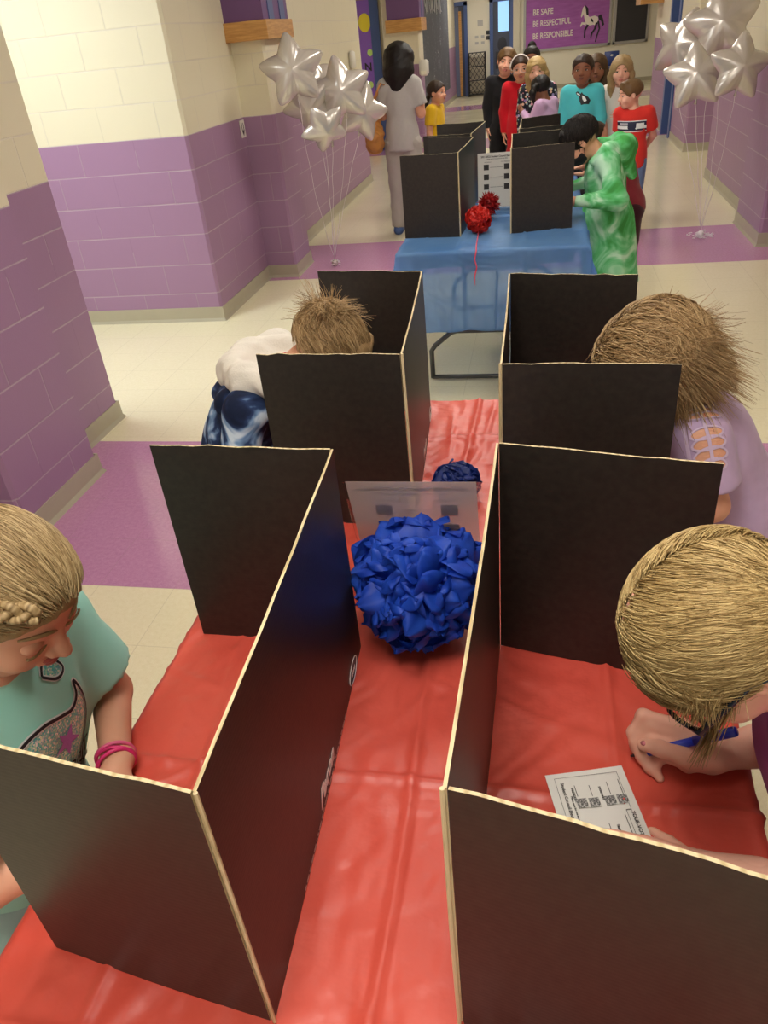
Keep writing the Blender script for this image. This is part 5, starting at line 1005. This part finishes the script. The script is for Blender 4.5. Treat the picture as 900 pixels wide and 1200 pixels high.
# glasses
M_gls = plain('dark_glasses_frame', srgb(58, 66, 78), 0.25, 0.3)
def glasses(info, mat, r=0.095, th=0.012):
    t, c, R, q = info['t'], info['H'], info['R'], info['q']; T = lambda x, y, z: c + R @ (np.array([x, y, z]) * q); b = MB()
    for x in (-1, 1): b.tube([T(0.16 * x + r * 1.2 * math.cos(a), 0.475 - 0.03 * abs(math.cos(a)), -0.01 + r * math.sin(a)) for a in np.linspace(0, 2 * PI, 21)], th * q, 6)
    b.tube([T(-0.05, 0.475, 0.02), T(0, 0.49, 0.03), T(0.05, 0.475, 0.02)], th * q, 6)
    for x in (-1, 1): b.tube([T(0.27 * x, 0.45, 0.02), T(0.36 * x, 0.40, 0.02), T(0.405 * x, 0.0, 0.02), T(0.40 * x, -0.08, -0.05)], [th * q * 1.0, th * q * 1.5, th * q * 1.3, th * q * 0.8], 6)
    return b.build('glasses', mat, t, True)
glasses(gr, M_gls, 0.10, 0.014)
# boy in navy tie dye hoodie
M_navy = tie_dye('navy_tie_dye', [srgb(22, 32, 58), srgb(30, 42, 74), srgb(44, 62, 100), srgb(120, 150, 190), srgb(196, 210, 226)], 8, 1.6); M_fleece = plain('white_fleece', srgb(228, 222, 212), 0.95, nscale=200, namt=0.04, bump=0.3)
bc = person('boy in navy tie-dye hoodie with a white hood, bent behind the farther left board', (-0.80, 1.61), (1, 0.05), 1.22, K_tan, H_lbrown, 'short', M_navy, 'long', 'pants', cloth_mat('black_track_pants', srgb(34, 34, 40)), lean=0.42, pitch=0.95,
            arms=[((-0.67, 1.40, 0.83), (-0.52, 1.50, 0.815)), ((-0.67, 1.82, 0.84), (-0.50, 1.72, 0.815))], head_at=(-0.478, 1.60, 1.045), eyes='closed', hs=0.160, vox=0.008, hvox=0.004, wseed=31, wamp=0.004, build=1.22)
hc = bc['H']; o0 = bc['at']; hs_ = S(); P_ = lambda *v: np.array(v) - o0
hs_.chain([P_(-0.585, 1.51, 1.00), P_(-0.66, 1.54, 1.005), P_(-0.715, 1.62, 0.995), P_(-0.71, 1.70, 1.00), P_(-0.65, 1.76, 1.005), P_(-0.56, 1.73, 1.005)], [0.030, 0.038, 0.042, 0.042, 0.038, 0.028], k=0.03); hs_.ell(P_(-0.635, 1.63, 0.975), (0.085, 0.10, 0.04), None, 0.03); hs_.ell(P_(-0.62, 1.63, 1.035), (0.06, 0.072, 0.03), None, 0.02, op=1)
V, Fc = hs_.mesh(0.006, noise=wr(0.002, 40, 3)); mesh('hood', V, Fc, M_fleece, bc['t'])
hs_ = S(); hs_.chain([P_(-0.64, 1.48, 0.955), P_(-0.71, 1.53, 0.95), P_(-0.755, 1.62, 0.94), P_(-0.745, 1.71, 0.95), P_(-0.66, 1.78, 0.955)], [0.026, 0.030, 0.031, 0.030, 0.026], k=0.02); V, Fc = hs_.mesh(0.006, noise=wr(0.0015, 50, 4)); mesh('hood_edge', V, Fc, M_navy, bc['t'])
b = MB(); b.tube([P_(-0.615, 1.58, 1.028), P_(-0.60, 1.61, 1.032), P_(-0.585, 1.64, 1.028)], 0.008, 8); b.build('red_neck_tape', plain('red_tape', srgb(190, 60, 50), 0.7), bc['t'], True)
strands(bc, 'hair_strands', H_lbrown, scalp(4200, 5), lambda d, k: np.stack([-0.6 * d[:, 1] + 0.5 * d[:, 0], 0.6 * d[:, 0] + 0.9 + 0 * d[:, 0], -0.2 + 0 * d[:, 0]], 1), seg=9, ds=0.085, rad=(0.415, 0.485, 0.415), thick=0.0010, lift=0.05, seed=9, jit=0.25, clump=0.3)
up_l = bc['R'].T @ np.array([0, 0, 1.0])
strands(bc, 'tousled_tuft', H_lbrown, up_l[None, :] + np.array([0.0, 0.1, 0.0]) + np.random.default_rng(35).normal(size=(700, 3)) * 0.24, lambda d, k: np.stack([-d[:, 1], d[:, 0], 0.3 + 0 * d[:, 0]], 1), seg=7, ds=0.085, rad=(0.42, 0.49, 0.42), thick=0.0009, lift=0.10, seed=10, jit=0.25, clump=1.3, free=lambda p, k: (np.full(len(p), k > 0.45), p * 0.1 + np.array([0.35, 0.5, 0]) + 0.8 * np.sin(p * 31)[:, [1, 2, 0]]))
# girl in lavender top
M_lav = cloth_mat('lavender_jersey', srgb(188, 162, 196), 0.10, sc=40)
gd = person('girl in lavender top with ladder-cut shoulder and tousled light brown hair, bending over the table', (0.435, 1.50), (-1, -0.08), 1.25, K_tan, H_lbrown, 'short', M_lav, 'short', 'pants', cloth_mat('lilac_leggings', srgb(176, 150, 190)), lean=0.44, pitch=1.0,
            arms=[((0.36, 1.70, 0.83), (0.22, 1.60, 0.80)), ((0.335, 1.31, 0.83), (0.20, 1.37, 0.80))], head_at=(0.232, 1.43, 1.055), eyes='closed', hs=0.165, vox=0.007, hvox=0.004, hem=0.10, wseed=41, wamp=0.002, build=1.28)
gd_g = gd['R'].T @ np.array([0, 0, -1.0])
def fd(d, k): a = np.arctan2(d[:, 1], d[:, 0]); return np.stack([np.where(d[:, 0] > 0, 0.9, -0.9), -0.5 + 0 * a, -0.6 + 0.4 * np.sin(9 * a)], 1)
strands(gd, 'hair_strands', H_lbrown, scalp2(12000, 6), fd, seg=18, ds=0.11, rad=(0.48, 0.54, 0.47), thick=0.0008, lift=0.14, seed=11, jit=0.12, clump=0.48, free=lambda p, k: (np.full(len(p), k > 0.62), (gd_g * 0.8 + np.array([0, -0.15, -0.5]))[None, :] + 0.25 * np.sin(p * 9)))
# ladder cut-outs on the near shoulder: skin coloured slots with lace bars
so = find(gd['t'], 'shirt'); s0 = gd['shl'][-1]; el = gd['A'][-1][0]; ud = nrm(el - s0); 
M_lace = cloth_mat('lavender_lace', srgb(206, 184, 212), 0.05)
for k in range(6):
    f = -0.16 + 0.155 * k; c = s0 + ud * np.linalg.norm(el - s0) * f
    acr = nrm(np.cross(ud, [-0.1, -0.75, 0.65])); nd = -nrm(np.array([-0.05, -0.62, 0.78]) if k > 1 else np.array([0.0, -0.35, 0.93])); W_ = 0.027 if 0 < k < 5 else 0.022
    lens = [(W_ * math.cos(a), 0.0105 * math.sin(a)) for a in np.linspace(0, 2 * PI, 20, endpoint=False)]
    V, Fz = fanfill(lens); decal(so, V, Fz, c, acr, ud, nd, K_tan, 'cut_out', gd['t'], 0.0012)
    V, Fz = ribbon2([(x * 1.08, y * 1.25) for x, y in lens] + [(lens[0][0] * 1.08, lens[0][1] * 1.25)], 0.004); decal(so, V, Fz, c, acr, ud, nd, M_lace, 'lace_edge', gd['t'], 0.003)
acr = nrm(np.cross(ud, [-0.1, -0.75, 0.65])); nd = -nrm(np.array([-0.05, -0.62, 0.78]))
for x in (0.0, 0.036): V, Fz = ribbon2([(x, -0.03 + 0.006 * i) for i in range(26)], 0.006); decal(so, V, Fz, s0, acr, ud, nd, M_lace, 'lace_strip', gd['t'], 0.0042)
# ------------------------------------------------------------ people farther down the hallway
cm = cloth_mat; FV = dict(vox=0.013, hvox=0.0065, handvox=0.006)
M_jean = cm('blue_jeans', srgb(104, 128, 164), 0.15, sc=30); M_blackc = cm('black_cloth', srgb(30, 30, 34), 0.1); M_greyc = cm('grey_trousers', srgb(172, 166, 158), 0.06)
# boy in green hoodie at the blue table
M_green = tie_dye('green_tie_dye', [srgb(72, 158, 78), srgb(86, 184, 104), srgb(112, 204, 136), srgb(150, 220, 168), srgb(196, 238, 206)], 7, 1.2)
bg = person('boy in green tie-dye hoodie and black face mask, writing at the blue table', (0.355, 4.36), (-1, -0.10), 1.28, K_tan, H_black, 'short', M_green, 'long', 'pants', M_blackc, lean=0.13, pitch=0.75, yaw=0.1,
            arms=[((0.32, 4.60, 0.88), (0.12, 4.55, 0.85)), ((0.375, 4.14, 0.85), (0.165, 4.13, 0.86))], head_at=(0.190, 4.36, 1.105), eyes='closed', hs=0.160, vox=0.009, hvox=0.0045, hem=0.24, mask=True, wamp=0.004, wseed=51, build=1.12)
T = lambda x, y, z: bg['H'] + bg['R'] @ (np.array([x, y, z]) * bg['q'])
ms = S(); ms.ell(T(0, 0.20, -0.22), np.array([0.31, 0.30, 0.24]) * bg['q'], bg['R'], k=0.01, cut=((T(0, 0.12, 0), bg['R'] @ np.array([0, -1, 0.0])),)); V, Fc = ms.mesh(0.005); mesh('face_mask', V, Fc, M_blackc, bg['t'])
b = MB()
for x in (-1, 1): b = MB(); b.tube([T(0.30 * x, 0.15, -0.14), T(0.365 * x, 0.0, 0.07), T(0.36 * x, -0.07, 0.0), T(0.31 * x, 0.13, -0.30)], 0.0018, 5); b.build('ear_loop', M_blackc, bg['t'], True)
hd_ = S(); Q = lambda f, r, u: bg['Sc'] + bg['Fw'] * f * bg['h'] + bg['Rt'] * r * bg['h'] + bg['U'] * u * bg['h']
hd_.chain([Q(0.05, -0.075, 0.00), Q(-0.01, -0.088, 0.030), Q(-0.07, -0.055, 0.030), Q(-0.09, 0.0, 0.02), Q(-0.07, 0.055, 0.030), Q(-0.01, 0.088, 0.030), Q(0.05, 0.075, 0.00)], [0.022, 0.034, 0.042, 0.046, 0.042, 0.034, 0.022], k=0.03); hd_.chain([Q(-0.075, -0.02, 0.0), Q(-0.105, 0.0, -0.09)], [0.055, 0.022], k=0.04); V, Fc = hd_.mesh(0.008, noise=wr(0.003, 30, 2)); mesh('hood', V, Fc, M_green, bg['t'])
strands(bg, 'hair_strands', H_black, scalp(2600, 55), lambda d, k: np.stack([0.3 * d[:, 0], 0.7 + 0 * d[:, 0], -0.5 + 0 * d[:, 0]], 1), seg=7, ds=0.09, rad=(0.42, 0.495, 0.42), thick=0.0015, lift=0.04, seed=52, jit=0.2, clump=0.2)
person('child in maroon shirt and dark shorts, standing behind the boy in green hoodie', (0.53, 5.02), (-1, 0.1), 1.22, K_tan, H_dark, 'short', cm('maroon_jersey', srgb(138, 48, 58)), 'short', 'shorts', cm('dark_maroon_shorts', srgb(66, 28, 38), 0.15), lean=0.32, pitch=0.9,
       arms=[((0.42, 5.20, 0.86), (0.26, 5.15, 0.86)), ((0.42, 4.86, 0.86), (0.26, 4.90, 0.86))], head_at=(0.30, 5.02, 1.00), hem=0.03, wseed=61, **FV)
# boy in red shirt
br_ = person('boy in red shirt with striped chest band, looking left over his shoulder', (0.715, 7.05), (-0.35, -1), 1.19, K_fair, H_brown, 'short', cm('red_jersey', srgb(214, 52, 44), 0.06), 'short', 'pants', M_jean, M_shoe if False else plain('blue_sneaker', srgb(44, 84, 170), 0.5), pitch=0.12, yaw=0.95,
             arms=[((0.012, -0.05, -0.145), (-0.05, -0.10, -0.10), 'rel'), ((0.030, -0.055, -0.145), (-0.075, -0.085, -0.10), 'rel')], hem=0.06, build=1.08, wseed=71, **FV)
so = find(br_['t'], 'shirt'); M_nv = plain('navy_print', srgb(30, 36, 62), 0.7); o_ = br_['P'] + br_['U'] * 0.20 * 1.19
rect = lambda x0, x1, z0, z1, n=8: ([(x0 + (x1 - x0) * i / n, z) for z in (z0, z1) for i in range(n + 1)], [(i, i + 1, n + 2 + i, n + 1 + i) for i in range(n)])
for x0, x1, z0, z1, mt, of in ((-0.115, 0.115, 0.034, 0.040, M_pw, 0.003), (-0.115, 0.115, 0.004, 0.034, M_nv, 0.003), (-0.115, 0.115, -0.018, 0.004, M_pw, 0.003), (-0.115, 0.115, -0.030, -0.018, M_nv, 0.003), (-0.115, 0.115, -0.040, -0.034, M_pw, 0.003), (-0.10, -0.045, 0.004, 0.022, M_pw, 0.004), (0.02, 0.10, 0.008, 0.026, plain('print_grey', srgb(170, 172, 176), 0.7), 0.004)):
    V, Fz = rect(x0, x1, z0, z1); decal(so, V, Fz, o_, br_['Rt'], br_['U'], -br_['Fw'], mt, 'chest_stripe', br_['t'], of)
V, Fz = fanfill([(-0.045, 0.032), (0.020, 0.032), (0.020, -0.010), (0.005, -0.028), (-0.030, -0.028), (-0.045, -0.010)]); decal(so, V, Fz, o_, br_['Rt'], br_['U'], -br_['Fw'], M_nv, 'chest_emblem', br_['t'], 0.005)
V, Fz = fanfill([(-0.060, -0.012), (-0.050, -0.005), (-0.040, -0.014), (-0.052, -0.024)]); decal(so, V, Fz, o_, br_['Rt'], br_['U'], -br_['Fw'], M_pw, 'chest_star', br_['t'], 0.006)
# girl in turquoise top
gt = person('girl in turquoise long-sleeved top with a zebra picture, looking at the camera', (0.325, 7.55), (-0.10, -1), 1.37, K_brown, H_dark, 'pulled', cm('turquoise_jersey', srgb(82, 196, 204), 0.05), 'long', 'pants', M_blackc, pitch=-0.05, yaw=0.05, hem=0.04, wseed=81, **FV)
so = find(gt['t'], 'long_sleeve_top'); o_ = gt['P'] + gt['U'] * 0.245 * 1.37
for pts, mt in (([(-0.02, 0.02), (0.0, 0.045), (0.012, 0.030), (0.03, 0.020), (0.055, 0.006), (0.075, -0.02), (0.065, -0.05), (0.03, -0.045), (0.0, -0.05), (-0.015, -0.02)], M_pb), ([(-0.05, 0.045), (-0.035, 0.052), (-0.004, 0.028), (-0.010, 0.008), (-0.045, 0.030)], M_pb), ([(0.005, 0.020), (0.03, 0.006), (0.045, -0.02), (0.025, -0.03), (0.008, -0.005)], M_pw), ([(-0.040, 0.042), (-0.012, 0.026), (-0.016, 0.018), (-0.040, 0.033)], M_pw)):
    V, Fz = fanfill([(-x, z) for x, z in pts][::-1]); decal(so, V, Fz, o_, gt['Rt'], gt['U'], -gt['Fw'], mt, 'zebra_print', gt['t'], 0.003 if mt is M_pb else 0.005)
person('child with long dark braids, half hidden behind the girl in turquoise', (0.47, 8.15), (-0.1, -1), 1.34, K_brown, hair_mat('braided_brown_hair', srgb(40, 28, 18), srgb(78, 56, 34), srgb(120, 90, 54)), 'long', cm('teal_shirt', srgb(70, 150, 160)), 'long', 'pants', M_blackc, wseed=85, **FV)
person('blond girl with long straight hair and a white sleeveless dress, beside the red-shirted boy', (0.655, 7.75), (-0.2, -1), 1.33, K_fair, H_ash, 'long', cm('white_cotton', srgb(226, 218, 210), 0.04), 'cap', 'skirt', cm('white_cotton', srgb(226, 218, 210), 0.04), pitch=0.05, yaw=-0.1,
       arms=[((0.0, 0.01, -0.15), (-0.02, 0.06, -0.12), 'rel'), ((0.01, -0.01, -0.15), (-0.07, 0.09, 0.02), 'rel')], wseed=91, **FV)
# the line of children on the left of the group
person('boy in black zipped jacket with short brown hair, leftmost of the waiting children', (-0.400, 8.90), (0.05, -1), 1.44, K_fair, H_brown, 'short', M_blackc, 'long', 'pants', M_blackc, pitch=0.02, roll=-0.20, wseed=95, smile=0, **FV)
rc = person('girl in red coat over red plaid shirt, with glasses and a white headband', (-0.225, 8.70), (0.05, -1), 1.375, K_tan, H_dark, 'pulled', cm('red_coat', srgb(206, 24, 40), 0.06), 'long', 'pants', M_blackc, pitch=0.05, roll=0.05, hem=0.16, build=1.05, wseed=97, **FV)
glasses(rc, plain('pale_glasses', srgb(190, 170, 160), 0.3), 0.10, 0.012)
Tt = lambda x, y, z: rc['H'] + rc['R'] @ (np.array([x, y, z]) * rc['q'])
b = MB(); b.tube([Tt(0.44 * math.cos(a), 0.10, 0.02 + 0.52 * math.sin(a)) for a in np.linspace(0.05, PI - 0.05, 15)], 0.035 * rc['q'], 6); b.build('headband', plain('white_headband', srgb(236, 226, 222), 0.5), rc['t'], True)
so = find(rc['t'], 'long_sleeve_top'); M_pl = plaid_mat('red_black_plaid', srgb(150, 20, 34), srgb(30, 16, 20), 42); V, Fz = rect(-0.075, 0.02, -0.30, 0.08); V = [(x, z) for z0 in range(9) for x in (-0.10, -0.07, -0.04, -0.01, 0.015) for z in (0.09 - 0.045 * z0,)]
V = [(x, 0.09 - 0.045 * j) for j in range(9) for x in (-0.065, -0.04, -0.015, 0.01, 0.035)]; Fz = [(j * 5 + i, j * 5 + i + 1, j * 5 + i + 6, j * 5 + i + 5) for j in range(8) for i in range(4)]
decal(so, V, Fz, rc['P'] + rc['U'] * 0.20 * 1.375, rc['Rt'], rc['U'], -rc['Fw'], M_pl, 'plaid_shirt_front', rc['t'], 0.004)
person('child with black hair in a bun, only the top showing behind the line', (-0.135, 9.70), (0, -1), 1.41, K_brown, H_black, 'bun', cm('dark_grey_shirt', srgb(60, 60, 66)), 'short', 'pants', M_blackc, wseed=99, **FV)
fl = person('girl with wavy golden hair and a black floral dress, in the middle of the line', (-0.055, 8.45), (-0.02, -1), 1.355, K_fair, H_blond, 'wavy', dots_mat('floral_print', srgb(26, 28, 46), [srgb(236, 170, 190), srgb(240, 226, 150), srgb(140, 200, 210), srgb(236, 236, 236), srgb(150, 130, 200)], 34, 0.42), 'long', 'skirt', dots_mat('floral_print_skirt', srgb(26, 28, 46), [srgb(236, 170, 190), srgb(240, 226, 150), srgb(140, 200, 210)], 34, 0.42), pitch=0.05, roll=0.12, hem=0.10, wseed=101, **FV)
lv = person('girl in lavender jacket with a black pigtail, turned away to the left', (0.055, 8.05), (-0.9, 0.5), 1.23, K_brown, H_black, 'pigtail', cm('lavender_fleece', srgb(206, 168, 206), 0.05), 'long', 'pants', cm('pink_leggings', srgb(226, 180, 196)), pitch=0.35, yaw=0.2, lean=0.10, wseed=105, build=1.05, arms=[None, ((0.02, 0.06, -0.12), (-0.04, 0.10, 0.08), 'rel')], **FV)
# girl in yellow and the woman
gy = person('girl in yellow shirt with a long brown ponytail, facing right', (-1.07, 8.50), (1, -0.25), 1.23, K_tan, H_dark, 'low_pony', cm('yellow_jersey', srgb(222, 178, 34), 0.06), 'short', 'pants', M_blackc, pitch=0.0, yaw=0.15, hem=0.06, wseed=111, **FV)
wm = person('woman with long black hair seen from behind, in grey top and trousers, carrying a bag', (-1.26, 7.55), (0.10, 1), 1.59, K_tan, H_black, 'straight_back', cm('grey_knit', srgb(184, 180, 176), 0.05, sc=60), 'short', 'pants', M_greyc, plain('blue_grey_shoe', srgb(70, 96, 150), 0.5), pitch=0.15, hs=0.142, hem=0.05, build=0.94,
            arms=[((0.03, 0.02, -0.145), (-0.02, 0.11, 0.03), 'rel'), ((0.03, 0.02, -0.145), (-0.02, 0.12, 0.02), 'rel')], wseed=121, **FV)
# tan handbag on her shoulder
M_lea = plain('tan_leather', srgb(188, 128, 62), 0.45, nscale=18, namt=0.12, bump=0.4)
c = np.array([-1.26, 7.55, 0]) + wm['shl'][-1]; t = thing('handbag', 'slouchy tan leather handbag hanging from the woman\'s left shoulder', 'handbag', (c[0] - 0.115, c[1] - 0.08, c[2] - 0.52)); s_ = S()
s_.ell((0, 0, 0.10), (0.085, 0.13, 0.11), None, 0.05); s_.ell((0.0, 0, 0.21), (0.065, 0.10, 0.13), None, 0.05); s_.cone((0.0, 0, 0.26), (0.005, 0, 0.34), 0.045, 0.028, k=0.04); V, Fc = s_.mesh(0.008, noise=wr(0.006, 26, 9)); mesh('bag_body', V, Fc, M_lea, t)
b = MB()
for y in (-0.04, 0.04): b.tube([(0.0, y * 0.8, 0.33), (0.03, y, 0.44), (0.10, y * 0.9, 0.555), (0.14, y * 0.4 + 0.05, 0.53), (0.10, y * 0.5 + 0.08, 0.38)], 0.009, 7)
b.build('shoulder_strap', M_lea, t, True)
# ------------------------------------------------------------ marks and trims belong to the part they sit on
def reparent(o, p):
    m = o.matrix_local.copy(); pm = p.matrix_local.copy(); o.parent = p; o.matrix_parent_inverse = Matrix(); o.matrix_local = pm.inverted() @ m
base = lambda o: o.name.split('.')[0]
bpy.context.view_layer.update()
for t in [o for o in COL.objects if o.parent is None]:
    kids = list(t.children); b = base(t)
    def first(*names):
        for n in names:
            for k in kids:
                if base(k) == n: return k
    host = {'privacy_board': None, 'ballot_paper': first('page'), 'sign_holder': first('printed_page'), 'door_poster': first('backing_paper'), 'bulletin_board': first('backing_paper'), 'chalk_mural': first('board'), 'wall_sign': first('plate')}
    if b == 'privacy_board': ps = [k for k in kids if base(k) == 'panel']; hst = sorted(ps, key=lambda k: k.name)[1]; pre = ('printed_',)
    elif b == 'person': hst = first('shirt', 'long_sleeve_top'); pre = ('print_', 'glitter_print', 'cut_out', 'lace_', 'chest_', 'zebra_print', 'plaid_shirt')
    elif b in host: hst = host[b]; pre = ('printed_', 'yellow_', 'lime_', 'orange_card', 'letter', 'cut_out_letters', 'horse_', 'chalk_stroke', 'dark_arrow')
    else: continue
    for k in kids:
        if hst is not None and k is not hst and base(k).startswith(pre): reparent(k, hst)
    fm = first('face_mask')
    if fm:
        for k in kids:
            if base(k) == 'ear_loop': reparent(k, fm)
